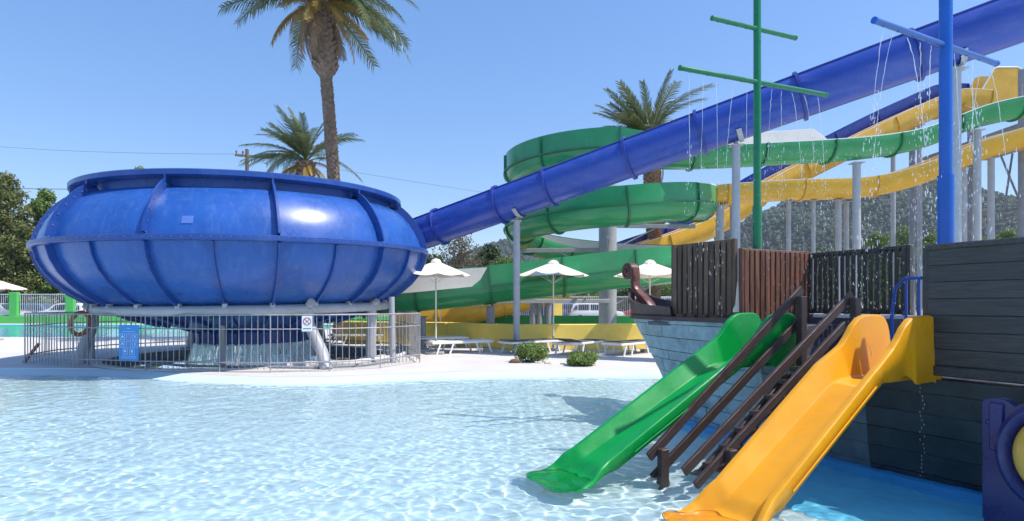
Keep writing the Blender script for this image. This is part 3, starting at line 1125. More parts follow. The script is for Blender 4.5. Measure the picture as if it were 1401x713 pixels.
def flume(root, P, Rr, eL, eR, m_out, m_in, m_fl, m_rim, seg_n=8, na=16, seam=False, flr=0.07):
    """open half pipe; eL / eR are wall heights above the pipe centre on the left / right hand of travel"""
    n = len(P)
    secs_o, secs_i, secs_f = [], [], []
    for i in range(n):
        t = (P[min(i + 1, n - 1)] - P[max(i - 1, 0)]).normalized()
        s = t.cross(Z).normalized()
        u = s.cross(t)

        def sec(rad, top):
            pts = []
            for q in (1.0, 0.5):
                pts.append((-rad, max(eL[i], 0) * q + top))
            for k in range(na + 1):
                a = PI + PI * k / na
                pts.append((rad * math.cos(a), rad * math.sin(a)))
            for q in (0.5, 1.0):
                pts.append((rad, max(eR[i], 0) * q + top))
            return [P[i] + s * a + u * b for a, b in pts]
        secs_o.append(sec(Rr, 0.0))
        secs_i.append(sec(Rr - 0.035, 0.0))
        secs_f.append(sec(Rr + flr, 0.0))
    nj = 0
    for i0 in range(0, n - 1, seg_n):
        i1 = min(i0 + seg_n, n - 1)
        mb = MB()
        mb.grid(secs_o[i0:i1 + 1], 0)
        mb.grid(secs_i[i0:i1 + 1], 1, flip=True)
        for side in (0, -1):
            mb.grid([[secs_o[k][side] + Z * 0.0, secs_o[k][side] + Z * 0.03, secs_i[k][side] + Z * 0.03, secs_i[k][side]] for k in range(i0, i1 + 1)], 2)
        mb.build('flume_section', [m_out, m_in, m_rim(P[i0]) if callable(m_rim) else m_rim], root, smooth=40)
    for i in list(range(0, n - 1, seg_n)) + [n - 1]:
        t = (P[min(i + 1, n - 1)] - P[max(i - 1, 0)]).normalized() * 0.03
        mb = MB()
        mb.grid([[p - t for p in secs_o[i]], [p - t for p in secs_f[i]], [p + t for p in secs_f[i]], [p + t for p in secs_o[i]]])
        mb.build('joint_flange', m_fl, root, smooth=30)
    if seam:
        for i0 in range(0, n - 1, seg_n):
            i1 = min(i0 + seg_n, n - 1)
            if min(eL[i0:i1 + 1]) > 0.3:
                mb = MB()
                rows = []
                for k in range(i0, i1 + 1):
                    out = (secs_f[k][2] - secs_o[k][2]).normalized()
                    o_ = secs_o[k][2]
                    rows.append([o_ + Z * 0.025, o_ + out * 0.07 + Z * 0.025, o_ + out * 0.07 - Z * 0.025, o_ - Z * 0.025])
                mb.grid(rows)
                mb.build('seam_flange', m_fl, root, smooth=30)


# green helix
HC = Vector((3.78, 23.1, 0))
HR = 3.46
P, eL, eR = [], [], []
rim = [(1560, 98, 20.8), (1480, 120, 20.8), (1401, 137, 20.7), (1330, 153, 20.7), (1250, 182, 20.5), (1170, 195, 20.2), (1060, 202, 19.9), (950, 207, 19.66)]
ctrl = [at(*q) for q in rim] + [Vector((HC.x + 0.6, 19.6, 6.57))]
lead = catmull(ctrl, 8)
for p in lead:
    px = CX + p.x / p.y * F
    P.append(p)
    eL.append(float(np.interp(px, [850, 960], [0.62, 0.02])))
    eR.append(float(np.interp(px, [900, 960, 1135, 1155, 1220], [0.50, 0.66, 0.70, 0.02, 0.02])))
ka = np.array([0, .5, 1, 1.5, 2, 2.5, 3, 3.5, 4]) * PI
kz = np.array([6.58, 6.56, 5.95, 5.32, 4.66, 4.36, 3.72, 3.12, 2.56])
for a in np.linspace(0.1, 4 * PI + 0.05, 130):
    P.append(Vector((HC.x - HR * math.sin(a), HC.y - HR * math.cos(a), float(np.interp(a, ka, kz)))))
    eL.append(0.62)
    eR.append(0.05 if a < 3.9 * PI else 0.35)
xe = P[-1].x
for x in np.linspace(xe - 0.6, -4.9, 20):
    f = (xe - x) / (xe + 4.9)
    P.append(Vector((x, 19.6 - 0.5 * f, 2.56 - 0.94 * f - 0.05 * math.sin(f * PI))))
    px = CX + x / 19.4 * F
    eL.append(0.62 if px > 655 else 0.0)
    eR.append(float(np.interp(px, [560, 660, 760], [0.75, 0.68, 0.45])))
P2, ex2 = resample(P, 0.3, [eL, eR])
eL2, eR2 = ex2
gf = thing('spiral_flume', HC, 'green open flume slide spiralling round a thick grey column with white inside', 'water slide')
flume(gf, P2, 0.60, eL2, eR2, M['gflume'], M['liner'], M['gflange'], lambda q: M['rimwhite'] if q.x > 6.5 else M['gflume'], seg_n=8, seam=True)
GP = P2
# central column and arms
cl = thing('spiral_column', HC, 'thick grey steel column with bracket arms in the middle of the green spiral', 'column')
mb = MB()
mb.tube([HC, HC + Z * 6.2], 0.35, 24)
mb.build('shaft', M['steel'], cl, smooth=60)
for (a, zc) in ((0.5 * PI, 5.75), (1.5 * PI, 4.55), (2.05 * PI, 3.75), (2.5 * PI, 3.6), (3.5 * PI, 2.35), (2.8 * PI, 3.1), (1.1 * PI, 5.1)):
    e = HC + V(-HR * math.sin(a), -HR * math.cos(a), zc - 0.05)
    b0 = HC + V(-0.3 * math.sin(a), -0.3 * math.cos(a), zc - 0.02)
    mb = MB()
    mb.beam(b0, e, 0.10, 0.16)
    ar = mb.build('arm', M['steel'], cl)
    mb = MB()
    mb.beam(b0 - Z * 0.9, b0.lerp(e, 0.55), 0.05, 0.05)
    mb.build('stay', M['steel'], ar)
mb = MB()
mb.beam(HC + V(0, -0.3, 1.55), HC + V(-4.2, -1.2, 1.55), 0.14, 0.16)
mb.build('low_beam', M['steel'], cl)

# yellow lower flume from the tower
rim = [(1600, 150, 25.6), (1500, 166, 25.6), (1430, 178, 25.6), (1390, 184, 25.8), (1330, 203, 26.0), (1250, 234, 26.3), (1180, 250, 26.5), (1080, 254, 26.5), (990, 260, 26.7), (945, 266, 27.4), (905, 276, 29.4), (900, 290, 32)]
yc = catmull([at(*q) for q in rim], 8)
P2, _ = resample(yc, 0.4)
yf = thing('yellow_flume', (P2[0].x, P2[0].y, 0), 'yellow open flume bending in front of the hillside below the green flume', 'water slide')
flume(yf, P2, 0.68, [0.12] * len(P2), [0.25] * len(P2), M['yflume'], M['yflume'], M['yflume'], M['rimwhite'], seg_n=8)
YP = P2
# two steep lanes behind: yellow and navy
for k, (dy, dz, mname, lab, nm) in enumerate(((0, 0, 'yflume', 'steep yellow lane descending behind the green flume from the tower top', 'yellow_lane'),
                                              (1.75, 1.0, 'bflume', 'steep navy blue lane running beside the upper yellow lane', 'navy_lane'))):
    rim = [(1345, 138, 33), (1310, 136, 33), (1285, 142, 32.9), (1230, 166, 32.6), (1150, 205, 32), (1050, 256, 31.2), (985, 300, 30.6), (930, 325, 30), (850, 352, 29), (760, 393, 28), (680, 414, 27.4), (600, 432, 27), (540, 440, 26.8)]
    yc = catmull([at(*q) + V(0, dy, dz * (1 - i / 14)) for i, q in enumerate(rim)], 8)
    P2, _ = resample(yc, 0.5)
    t = thing(nm, (P2[-1].x, P2[-1].y, 0), lab, 'water slide')
    flume(t, P2, 0.70, [0.35] * len(P2), [0.35] * len(P2), M[mname], M[mname], M[mname], M['rimwhite'] if k == 0 else M['bflume'], seg_n=6, na=12)
    if k == 0:
        # tall rounded start hood
        mb = MB()
        h0 = at(1341, 160, 33)
        hood = [(0, 0), (1.85, 0), (1.85, 2.3), (1.78, 2.48), (1.6, 2.56), (0.5, 2.56), (0.3, 2.48), (0.1, 2.1), (-0.5, 1.1), (-1.2, 0.75), (-1.4, 0.4)]
        mb.prism(hood, h0 + V(0, -0.55, 0), V(1, 0, 0), Z, 0.06)
        hd = mb.build('start_hood', M['yflume'], t, smooth=0)
        mb = MB()
        mb.tube([h0 + V(x, -0.58, z) for x, z in hood[1:9]], 0.05, 8)
        mb.build('hood_rim', M['rimwhite'], hd, smooth=60)
        mb = MB()
        mb.prism(hood, h0 + V(0, 0.75, 0), V(1, 0, 0), Z, 0.06)
        mb.build('start_hood', M['yflume'], t, smooth=0)
# support poles of the flumes
SP = [(1172, 'g', 20.2, 0.13), (1337, 'g', 20.7, 0.12), (1079, 'y', 26.5, 0.10), (1113, 'y', 26.5, 0.09), (1147, 'y', 26.5, 0.13), (1158, 'y', 27.1, 0.11),
      (1003, 'y', 26.9, 0.14), (1222, 'l', 32.4, 0.12), (1258, 'l', 32.7, 0.13), (1318, 'y', 26.1, 0.14), (1356, 'y', 25.9, 0.13), (985, 'y', 26.6, 0.18)]
notes = {1172: 'grey pole carrying the green flume above the black slatted rail', 1337: 'grey pole carrying the green flume near the tower',
         1222: 'slim grey pole rising to the upper yellow lane on the hill side', 1258: 'grey pole rising to the upper yellow lane beside the blue mast'}
UNDER = {1079: 'rising above the reddish cabin front', 1113: 'rising behind the corner of the black slatted rail', 1147: 'in a close pair, the thicker one',
         1158: 'in a close pair, the slimmer one', 1003: 'directly behind a pole of the blue tube', 1318: 'next to the thick white tube pole', 1356: 'nearest the tower braces',
         985: 'where it passes behind the green spiral'}
for px, kind, Y, r in SP:
    x = (px - CX) / F * Y
    arr = GP if kind == 'g' else YP
    if kind == 'l':
        zt = at(px, float(np.interp(px, [1150, 1230, 1285, 1310], [205, 166, 142, 136])), Y).z - 0.75
    else:
        q = min(arr, key=lambda p: abs(p.x - x) + abs(p.y - Y) + (5 if p.z < 5 else 0))
        zt = q.z - 0.74
    if px in notes:
        pole('flume_pole', x, Y, 0, zt, r, M['steel'], notes[px])
    else:
        pole('flume_pole', x, Y, 0, zt, r, M['steel'], 'grey pole under the lower yellow flume ' + UNDER[px])
# short posts under the flume ends
for px, Y, zt, lab in ((671, 19.35, 1.36, 'short grey post under the green flume near its exit'), (577, 19.1, 1.02, 'short grey post under the very end of the green flume')):
    x = (px - CX) / F * Y
    pole('short_post', x, Y, 0, zt, 0.14, M['steeld'], lab)
for px in (729, 738, 750):
    Y = 23.0
    pole('stub_post', (px - CX) / F * Y, Y, 0, 1.55, 0.12, M['steeld'], 'short dark grey post below the low beam of the spiral', 'stub posts under the low beam')

# ------------------------------------------------------------------ tower at the right edge
TX, TY = (1415 - CX) / F * 26.5, 28.5
tw = thing('slide_tower', (TX, TY, 0), 'grey steel start tower with posts and caged platform at the top of the flumes', 'tower')
for dx, dy in ((-0.62, -2.1), (-0.25, -2.1), (3.0, -2.1), (-0.4, 5.5), (3.0, 5.5)):
    mb = MB()
    mb.tube([(TX + dx, TY + dy, 0), (TX + dx, TY + dy, 12.0)], 0.16, 12)
    mb.build('column', M['steeld'], tw, smooth=60)
for zz in (9.9,):
    mb = MB()
    mb.cbox((TX + 2.2, TY + 1.7, zz), (4.0, 8.0, 0.14), 0.02)
    mb.build('platform', M['steeld'], tw)
for k in range(12):
    mb = MB()
    mb.beam((TX - 0.72 + k * 0.33, TY - 2.2, 10.0), (TX - 0.72 + k * 0.33, TY - 2.2, 11.3), 0.05, 0.05)
    mb.build('cage_bar', M['steel'], tw)
for zz in (10.05, 11.3):
    mb = MB()
    mb.beam((TX - 0.75, TY - 2.2, zz), (TX + 3.2, TY - 2.2, zz), 0.07, 0.07)
    mb.build('cage_rail', M['steel'], tw)
for p0, p1 in (((1366, 205), (1392, 268)), ((1386, 205), (1374, 285)), ((1388, 300), (1310, 320)), ((1340, 290), (1352, 318))):
    mb = MB()
    a, b = at(p0[0], p0[1], 27.5), at(p1[0], p1[1], 27.5)
    mb.tube([a, b], 0.045, 8)
    mb.build('brace', M['steeld'], tw, smooth=60)

# ------------------------------------------------------------------ low walls
def wallrun(name, pts, z0, z1, th, m, label, cat='wall'):
    t = thing(name, (pts[0][0], pts[0][1], 0), label, cat)
    for i in range(len(pts) - 1):
        a, b = Vector((*pts[i], 0)), Vector((*pts[i + 1], 0))
        d = (b - a).normalized()
        mid = (a + b) / 2 + Vector((-d.y, d.x, 0)) * (th / 2)
        mb = MB()
        rot = Matrix.Rotation(math.atan2(d.y, d.x), 3, 'Z')
        mb.cbox(mid + Z * ((z0 + z1) / 2), ((b - a).length - 0.004, th, z1 - z0), 0.02, rot)
        mb.build('wall_length', m, t)
    return t


wallrun('yellow_wall', [(-6.2, 21.4), (-2.3, 20.4), (0.2, 18.3), (4.6, 18.75), (10, 19.1), (16, 19.4)], 0, 0.80, 0.3, M['ywall'], 'low yellow painted wall behind the sun loungers')
wallrun('green_wall', [(-3.0, 28.5), (3, 27.0), (12, 26.2), (20, 26.0)], 0, 0.90, 0.3, M['gwall'], 'low green painted wall behind the yellow wall under the spiral')
wallrun('green_kerb_wall', [(-46, 43.0), (-14, 43.0), (-4, 43.2)], 0, 0.55, 0.4, M['gpost'], 'low bright green wall beyond the far turquoise pool')


# ------------------------------------------------------------------ umbrellas
def umbrella(c, top, half, label, rz=0.3, drop=0.50):
    t = thing('sun_umbrella', c, label, 'umbrella', None)
    c = Vector(c)
    mb = MB()
    mb.cbox(c + Z * 0.04, (0.5, 0.5, 0.08), 0.02)
    mb.build('base', M['concrete'], t)
    mb = MB()
    mb.tube([c + Z * 0.08, c + Z * 0.45], 0.032, 8)
    mb.build('sleeve', M['steeld'], t, smooth=60)
    mb = MB()
    mb.tube([c + Z * 0.3, c + Z * top], 0.022, 8)
    mb.build('pole', M['ivory'], t, smooth=60)
    n = 8
    corner = []
    for k in range(n):
        a = rz + k * 2 * PI / n
        rr2 = half
        corner.append(c + V(rr2 * math.cos(a), rr2 * math.sin(a), top - drop))
    apex = c + Z * top
    for k in range(n):
        a, b = corner[k], corner[(k + 1) % n]
        rows = []
        for i in range(6):
            f = 0.10 + 0.9 * i / 5
            row = []
            for j in range(5):
                g = j / 4
                p = apex.lerp(a.lerp(b, g), f)
                p.z -= 0.05 * math.sin(g * PI) * f - 0.03 * math.sin(f * PI) * 0
                p.x += (c.x - p.x) * 0.05 * math.sin(g * PI) * f
                p.y += (c.y - p.y) * 0.05 * math.sin(g * PI) * f
                row.append(p)
            rows.append(row)
        mb = MB()
        mb.grid(rows)
        mb.build('canopy_panel', M['canvas'], t, smooth=60)
        mb = MB()
        mb.beam(apex.lerp(a, 0.05) - Z * 0.02, a - Z * 0.012, 0.015, 0.02)
        mb.build('rib', M['ivory'], t)
        mb = MB()
        mb.tube([c + Z * (top - drop - 0.25), apex.lerp(a, 0.62) - Z * 0.02], 0.004, 5)
        mb.build('strut', M['ivory'], t)
    mb = MB()
    ring = [(0.17 * half, -0.03 - 0.04), (0.12, 0.02), (0.04, 0.05), (0.0, 0.055)]
    mb.lathe([(r, c.z + top + z) for r, z in ring], (c.x, c.y), n=16, flip=True)
    mb.build('vent_cap', M['canvas'], t, smooth=60)
    return t


umbrella((-2.2, 16.9, 0), 2.70, 1.0, 'cream umbrella beside the bowl above the two white loungers', 0.2, 0.42)
umbrella((1.28, 18.1, 0), 2.75, 1.12, 'cream umbrella on an ivory pole in front of the yellow wall between the poles', 0.1, 0.42)
umbrella((4.15, 17.6, 0), 2.72, 1.12, 'cream umbrella standing behind the scroll on the ship bow', 0.35, 0.42)
umbrella((-3.0, 24.6, 0), 2.45, 1.5, 'cream umbrella standing behind the green flume exit beside the bowl', 0.3, 0.55)
umbrella((-20.6, 23.2, 0), 2.45, 1.15, 'cream umbrella beside the far turquoise pool', 0.3, 0.4)


# ------------------------------------------------------------------ loungers
def lounger(loc, rz, label, dark, back=0.0, group=None):
    t = thing('sun_lounger', loc, label, 'lounger', group, rz)
    L, W, H = 1.9, 0.62, 0.32
    for sy in (-1, 1):
        mb = MB()
        mb.cbox((0, sy * W / 2, H), (L, 0.045, 0.06), 0.01)
        mb.build('side_rail', M['plastic'], t, world=False)
    for sx_ in (-1, 1):
        mb = MB()
        mb.cbox((sx_ * L / 2, 0, H), (0.05, W + 0.045, 0.055), 0.01)
        mb.build('end_rail', M['plastic'], t, world=False)
    for sx_ in (-0.72, -0.32, 0.40, 0.78):
        for sy in (-1, 1):
            mb = MB()
            mb.beam((sx_, sy * W / 2, H - 0.02), (sx_ + (0.12 if sx_ > 0 else -0.12), sy * (W / 2 + 0.01), 0.0), 0.035, 0.05)
            mb.build('leg', M['plastic'], t, world=False)
    m = M['charcoal'] if dark else M['plastic']
    mb = MB()
    mb.cbox((0.30, 0, H + 0.035), (1.25, W - 0.03, 0.03), 0.008)
    mb.build('seat', m, t, world=False)
    mb = MB()
    ang = R(back)
    rot = Matrix.Rotation(ang, 3, 'Y')
    mb.cbox(V(-0.33, 0, H + 0.035) + rot @ V(-0.31, 0, 0), (0.62, W - 0.03, 0.03), 0.008, rot)
    mb.build('backrest', m, t, world=False)
    return t


lounger((-1.55, 17.3, 0), R(28), 'white lounger under the umbrella beside the bowl, nearer the bar fence', False, 0)
lounger((-2.45, 19.4, 0), R(20), 'white lounger behind another white one under the bowl side umbrella', False, 6)
lounger((0.55, 17.5, 0), R(38), 'lounger with grey seat half hidden by the round shrub', True, 4)
lounger((2.0, 17.1, 0), R(52), 'lounger with charcoal seat behind the low shrub', True, 10)
lounger((3.4, 16.9, 0), R(48), 'lounger with charcoal seat between the low shrub and ship bow', True, 5)
lounger((5.0, 16.8, 0), R(45), 'white lounger almost hidden behind the ship bow', False, 0)
lounger((-5.6, 21.2, 0), R(5), 'blue cushioned lounger behind the palm trunk and bar fence', True, 0)


# ------------------------------------------------------------------ shrubs, rocks
def leaves(mb, centers, n, size, seed, squash=1.0, shell=0.55):
    r = np.random.default_rng(seed)
    tot = sum(c[3] * c[4] for c in centers)
    for (cx, cy, cz, rx, rz_) in centers:
        k = int(n * rx * rz_ / tot)
        d = r.normal(size=(k, 3))
        d /= np.linalg.norm(d, axis=1)[:, None]
        rad = shell + (1 - shell) * r.random(k) ** 0.6
        rad *= 1 + 0.22 * np.sin(d[:, 0] * 7 + seed) * np.sin(d[:, 1] * 6 + cx) + 0.10 * r.normal(size=k)
        p = d * rad[:, None] * (rx, rx, rz_) + (cx, cy, cz)
        nrm = d + r.normal(size=(k, 3)) * 0.7
        nrm /= np.linalg.norm(nrm, axis=1)[:, None]
        tt = np.cross(nrm, r.normal(size=(k, 3)))
        tt /= np.linalg.norm(tt, axis=1)[:, None]
        bb = np.cross(nrm, tt)
        s = size * (0.6 + 0.8 * r.random(k))[:, None]
        a, b, c, e = p - tt * s, p + bb * s * 0.45, p + tt * s, p - bb * s * 0.45
        q = np.stack([a, b, c, e], 1).reshape(-1, 3)
        o = len(mb.v)
        mb.v.extend(map(tuple, q))
        for i in range(k):
            j = o + i * 4
            mb.f.append((j, j + 1, j + 2, j + 3))
            mb.m.append(0)


def shrub(c, rx, rz_, label, seed, n=5200):
    t = thing('shrub', c, label, 'shrub')
    mb = MB()
    r = random.Random(seed)
    blobs = [(c[0], c[1], rz_ * 0.85, rx * 0.85, rz_ * 0.85)]
    for k in range(9):
        a = k * 0.7
        blobs.append((c[0] + rx * 0.5 * math.cos(a), c[1] + rx * 0.5 * math.sin(a), rz_ * r.uniform(.5, 1.2), rx * 0.45, rz_ * 0.5))
    leaves(mb, blobs, n, 0.034, seed)
    mb.build('foliage', M['leaf_s'], t, smooth=0)
    mb = MB()
    for k in range(7):
        a = k * 0.9
        mb.tube([(c[0], c[1], 0), (c[0] + 0.5 * rx * math.cos(a), c[1] + 0.5 * rx * math.sin(a), rz_ * 0.9)], [0.018, 0.006], 5)
    mb.build('stems', M['bark2'], t)


shrub((0.50, 14.6, 0), 0.45, 0.29, 'rounded green shrub at the foot of the tall grey pole', 21)
shrub((1.66, 13.7, 0), 0.40, 0.19, 'low spreading green shrub on the deck by the pool edge', 22, 4200)
v1, f1 = ICO1
r = np.random.default_rng(9)
for k in range(14):
    x = 0.15 + 1.35 * r.random()
    y = 14.15 + (0.1 - 0.35 * (x - 0.15)) + 0.25 * r.random()
    s = 0.02 + 0.035 * r.random()
    mb = MB()
    mb.add(v1 * (s * 1.3, s, s * 0.6) * (0.8 + 0.4 * r.random((len(v1), 1))) + (x, y, s * 0.4), f1)
    o = mb.build('pebble', M['stone'], None, smooth=60)
    o['label'], o['category'], o['group'] = 'small pale stone on the deck between the two shrubs', 'stone', 'pale stones between the shrubs'
mb = MB()
mb.add(v1 * (0.17, 0.12, 0.075) * (0.8 + 0.4 * r.random((len(v1), 1))) + (0.08, 14.3, 0.05), f1)
o = mb.build('rock', M['brownstone'], None, smooth=60)
o['label'], o['category'] = 'flat brown rock beside the rounded shrub', 'rock'


# ------------------------------------------------------------------ palms
def frond_mesh(name, m, L, arch, droop, n=46, seed=0, leaf=0.42, twist=0.5):
    r = random.Random(seed)
    mb = MB()
    pts = []
    for i in range(13):
        s = i / 12
        pts.append(V(L * (s - 0.10 * arch * s * s), 0, L * (0.10 * arch * s - 0.42 * arch * s * s)))
    mb.tube(pts, [0.028 * (1 - 0.85 * i / 12) + 0.004 for i in range(13)], 5)

    def P(s):
        q = s * 12
        i = min(int(q), 11)
        return pts[i].lerp(pts[i + 1], q - i)
    for i in range(n):
        s = 0.14 + 0.86 * (i + 0.5) / n
        p = P(s)
        t = (P(min(1, s + 0.02)) - P(s - 0.02)).normalized()
        ll = leaf * L / 3.0 * (0.55 + 0.75 * math.sin(PI * min(1, s * 0.85 + 0.12)))
        for sd in (-1, 1):
            up = V(0, 0, 1) - t * t.z
            dirn = (t * r.uniform(0.7, 1.0) + V(0, sd, 0) * r.uniform(0.65, 0.95) + up * r.uniform(0.1, 0.45) * twist).normalized()
            e1 = p + dirn * ll * 0.55
            e2 = p + dirn * ll + V(0, 0, -droop * ll * r.uniform(0.3, 0.9))
            wv = t * 0.022
            mb.add([p - wv, p + wv, e1 + wv, e1 - wv, e2], [(0, 1, 2, 3), (3, 2, 4)])
    return mb.mesh(name, m, 0)


FR = {}
for k in range(3):
    FR['g%d' % k] = frond_mesh('frond', M['frond'], 3.0, 0.95 + 0.35 * k, 0.7, seed=k)
    FR['u%d' % k] = frond_mesh('frond', M['frond'], 2.7, 0.45, 0.35, seed=10 + k)
    FR['d%d' % k] = frond_mesh('frond', M['frondd'], 2.0, 1.2, 0.9, n=30, seed=20 + k, leaf=0.36)
FR['y'] = frond_mesh('frond', M['frondy'], 2.2, 0.9, 0.7, seed=30, leaf=0.40)


def palm(base, top, r0_, r1_, head, scale, label, seed, wind=None, n_up=26, n_mid=26, n_dead=16, n_y=12, group=None):
    """trunk from base to top (a slight curve), crown at the top"""
    t = thing('palm_tree', base, label, 'palm tree', group)
    base, top = Vector(base), Vector(top)
    rr = random.Random(seed)
    H = top.z - base.z
    mid = base.lerp(top, 0.5) + (V(0.25, 0, 0) if seed % 2 else V(-0.1, 0, 0))
    pts, rad = [], []
    nst = 80
    for i in range(nst + 1):
        f = i / nst
        p = base * (1 - f) ** 2 + mid * 2 * f * (1 - f) + top * f * f
        zf = H * (1 - f)
        rr_ = r0_ + (r1_ - r0_) * f
        if zf < head[0]:
            g = min(1, (head[0] - zf) / 0.25)
            rr_ = rr_ + (head[1] - rr_) * g
        if f < 0.06:
            rr_ *= 1.5 - 8 * f
        pts.append(p)
        rad.append(rr_)
    mb = MB()
    mb.tube(pts, rad, 14)
    mb.build('trunk', M['bark'], t, smooth=60)
    # leaf base scales
    mb = MB()
    zs = 0.0
    row = 0
    while zs < H - 0.05:
        f = zs / H
        q = f * nst
        i = min(int(q), nst - 1)
        p = pts[i].lerp(pts[i + 1], q - i)
        ra = rad[i] + (rad[i + 1] - rad[i]) * (q - i)
        nk = 9
        big = (H - zs) < head[0]
        for k in range(nk):
            a = (k + 0.5 * (row % 2)) * 2 * PI / nk + rr.uniform(-.08, .08)
            d = V(math.cos(a), math.sin(a), 0)
            s = V(-d.y, d.x, 0)
            wv = ra * 2 * PI / nk * 0.48
            hh = (0.16 if big else 0.11) * rr.uniform(.8, 1.2)
            outw = (0.11 if big else 0.05) * rr.uniform(.6, 1.3)
            b = p + d * (ra - 0.01)
            mb.add([b - s * wv, b + s * wv, b + s * wv * 0.55 + d * outw + Z * hh, b - s * wv * 0.55 + d * outw + Z * hh, b + Z * hh],
                   [(0, 1, 2, 3), (3, 2, 4), (0, 3, 4), (1, 4, 2)])
        zs += 0.13 if big else 0.095
        row += 1
    mb.build('bark_scales', M['bark'], t, smooth=0, kind='stuff')
    wdir = Vector(wind) if wind is not None else None

    def put(me, az, el, sc, off=0.0):
        d = V(math.cos(az) * math.cos(el), math.sin(az) * math.cos(el), math.sin(el))
        if wdir is not None:
            d = (d + wdir * (0.9 if el > -0.2 else 0.2)).normalized()
        y = Z.cross(d)
        if y.length < 1e-3:
            y = V(0, 1, 0)
        y.normalize()
        z = d.cross(y)
        m4 = basis(top - base + d * 0.1 + Z * off, d, y, z) @ Matrix.Rotation(rr.uniform(-.4, .4), 4, 'X') @ Matrix.Scale(sc * scale, 4)
        link('frond', me, t, m4)
    for k in range(n_up):
        put(FR['u%d' % rr.randrange(3)], k * 2.399 + rr.uniform(-.2, .2), R(rr.uniform(35, 80)), rr.uniform(.8, 1.05), 0.15)
    for k in range(n_mid):
        put(FR['g%d' % rr.randrange(3)], k * 2.399 + rr.uniform(-.2, .2), R(rr.uniform(-5, 40)), rr.uniform(.85, 1.1), 0.05)
    for k in range(n_y):
        put(FR['y'], k * 2.399 + rr.uniform(-.3, .3), R(rr.uniform(-35, 10)), rr.uniform(.55, .9), -0.05)
    for k in range(n_dead):
        put(FR['d%d' % rr.randrange(3)], k * 2.399 + rr.uniform(-.3, .3), R(rr.uniform(-75, -25)), rr.uniform(.6, .95), -0.15)


b1, t1 = at(462, 300, 24), at(436, 2, 24)
palm((b1.x + 0.15, 24, 0), (t1.x, 24, t1.z), 0.25, 0.21, (3.1, 0.45), 1.36, 'tall palm with swollen upper trunk and ochre crown behind the bowl', 1, None, 26, 30, 22, 16)
t2 = at(419, 222, 30)
palm((at(405, 300, 30).x, 30, 0), (t2.x, 30, t2.z), 0.34, 0.30, (1.0, 0.42), 1.0, 'shorter palm with windblown crown just above the bowl rim', 2, (-0.5, 0, 0.2), 20, 24, 5, 12)
t3 = at(893, 192, 30)
palm((t3.x + 0.1, 30.5, 0), (t3.x, 30.5, t3.z), 0.36, 0.36, (2.6, 0.40), 1.25, 'windblown palm with chequered trunk behind the green spiral', 3, (-0.72, 0, 0.2), 18, 22, 1, 3)


# ------------------------------------------------------------------ broadleaf trees
def tree(px, ybase_py, Y, top_py, wpx, leafm, label, seed, n=9000, size=0.16, group=None, blobs=14, squash=1.0, shell=0.35):
    c = at(px, 416, Y)
    H = at(px, top_py, Y).z
    rx = wpx / 2 / F * Y
    t = thing('tree', (c.x, Y, 0), label, 'tree', group)
    r = random.Random(seed)
    bl = []
    ch = max(H * 0.42, 1.0)
    for k in range(blobs * 2):
        a = k * 2.4
        f = (k + r.random()) / (blobs * 2)
        rad = rx * 0.70 * math.sqrt(r.random())
        zz = H * (0.93 - 0.80 * f)
        taper = 1 - 0.55 * max(0, (zz / H - 0.55) / 0.45)
        br = rx * r.uniform(0.28, 0.48) * (0.5 + 0.5 * taper)
        bl.append((c.x + rad * math.cos(a) * taper, Y + rad * math.sin(a) * taper, max(zz, br * .8), br, br * r.uniform(.7, 1.05)))
    bl.append((c.x, Y, H - rx * 0.26, rx * 0.30, rx * 0.30))
    mb = MB()
    leaves(mb, bl, n, size, seed, shell=shell)
    mb.build('crown', leafm, t, smooth=0)
    mb = MB()
    mb.tube([(c.x, Y, 0), (c.x + 0.1, Y, H * 0.35), (c.x, Y, H * 0.8)], [0.03 * H, 0.022 * H, 0.006 * H], 8)
    tk = mb.build('trunk', M['bark2'], t, smooth=60)
    for b in bl[:10]:
        mb = MB()
        s = V(c.x + 0.05, Y, H * r.uniform(0.25, 0.5))
        e = V(b[0], b[1], b[2] + b[4] * 0.4)
        mb.tube([s, s.lerp(e, 0.5) - Z * 0.02 * H, e], [0.011 * H, 0.007 * H, 0.002 * H], 5)
        mb.build('limb', M['bark2'], tk, smooth=60)


tree(6, 0, 50, 236, 88, M['leaf_e'], 'tall olive green eucalyptus tree beyond the far pool', 31, 16000, 0.15, blobs=18)
tree(62, 0, 52, 258, 62, M['leaf_g'], 'narrow yellow green tree beside the tall eucalyptus', 32, 12000, 0.15, blobs=16)
tree(-40, 0, 54, 250, 100, M['leaf_e'], 'broad eucalyptus tree cut by the edge of the view', 33, 9000, 0.18)
tree(30, 0, 58, 300, 110, M['leaf_d'], 'dark lower tree filling the gap behind the eucalyptus', 34, 10000, 0.18)
tree(112, 0, 56, 330, 70, M['leaf_e'], 'low olive tree showing between the bowl and the parked cars', 35, 9000, 0.17)
tree(192, 0, 78, 228, 40, M['leaf_g'], 'tree whose rounded top just clears the bowl rim', 36, 6000, 0.2)
tree(628, 0, 62, 318, 92, M['leaf_b'], 'half bare buff tree between the bowl and the green flume', 37, 5200, 0.14, blobs=16, shell=0.5)
tree(668, 0, 66, 334, 60, M['leaf_d'], 'dark pointed evergreen beside the half bare tree', 38, 9000, 0.16)
tree(690, 0, 58, 352, 70, M['leaf_g'], 'yellow green bushy tree in front of the dark evergreen', 39, 9000, 0.15)
tree(590, 0, 70, 345, 70, M['leaf_d'], 'dark tree low behind the bowl edge', 40, 6000, 0.18)
ROWL = ['dark low tree behind the navy van', 'bright low tree behind the white vans', 'dark low tree behind the grey spiral column', 'bright low tree behind the silver van and bow scroll', 'dark low tree behind the slatted cabin side']
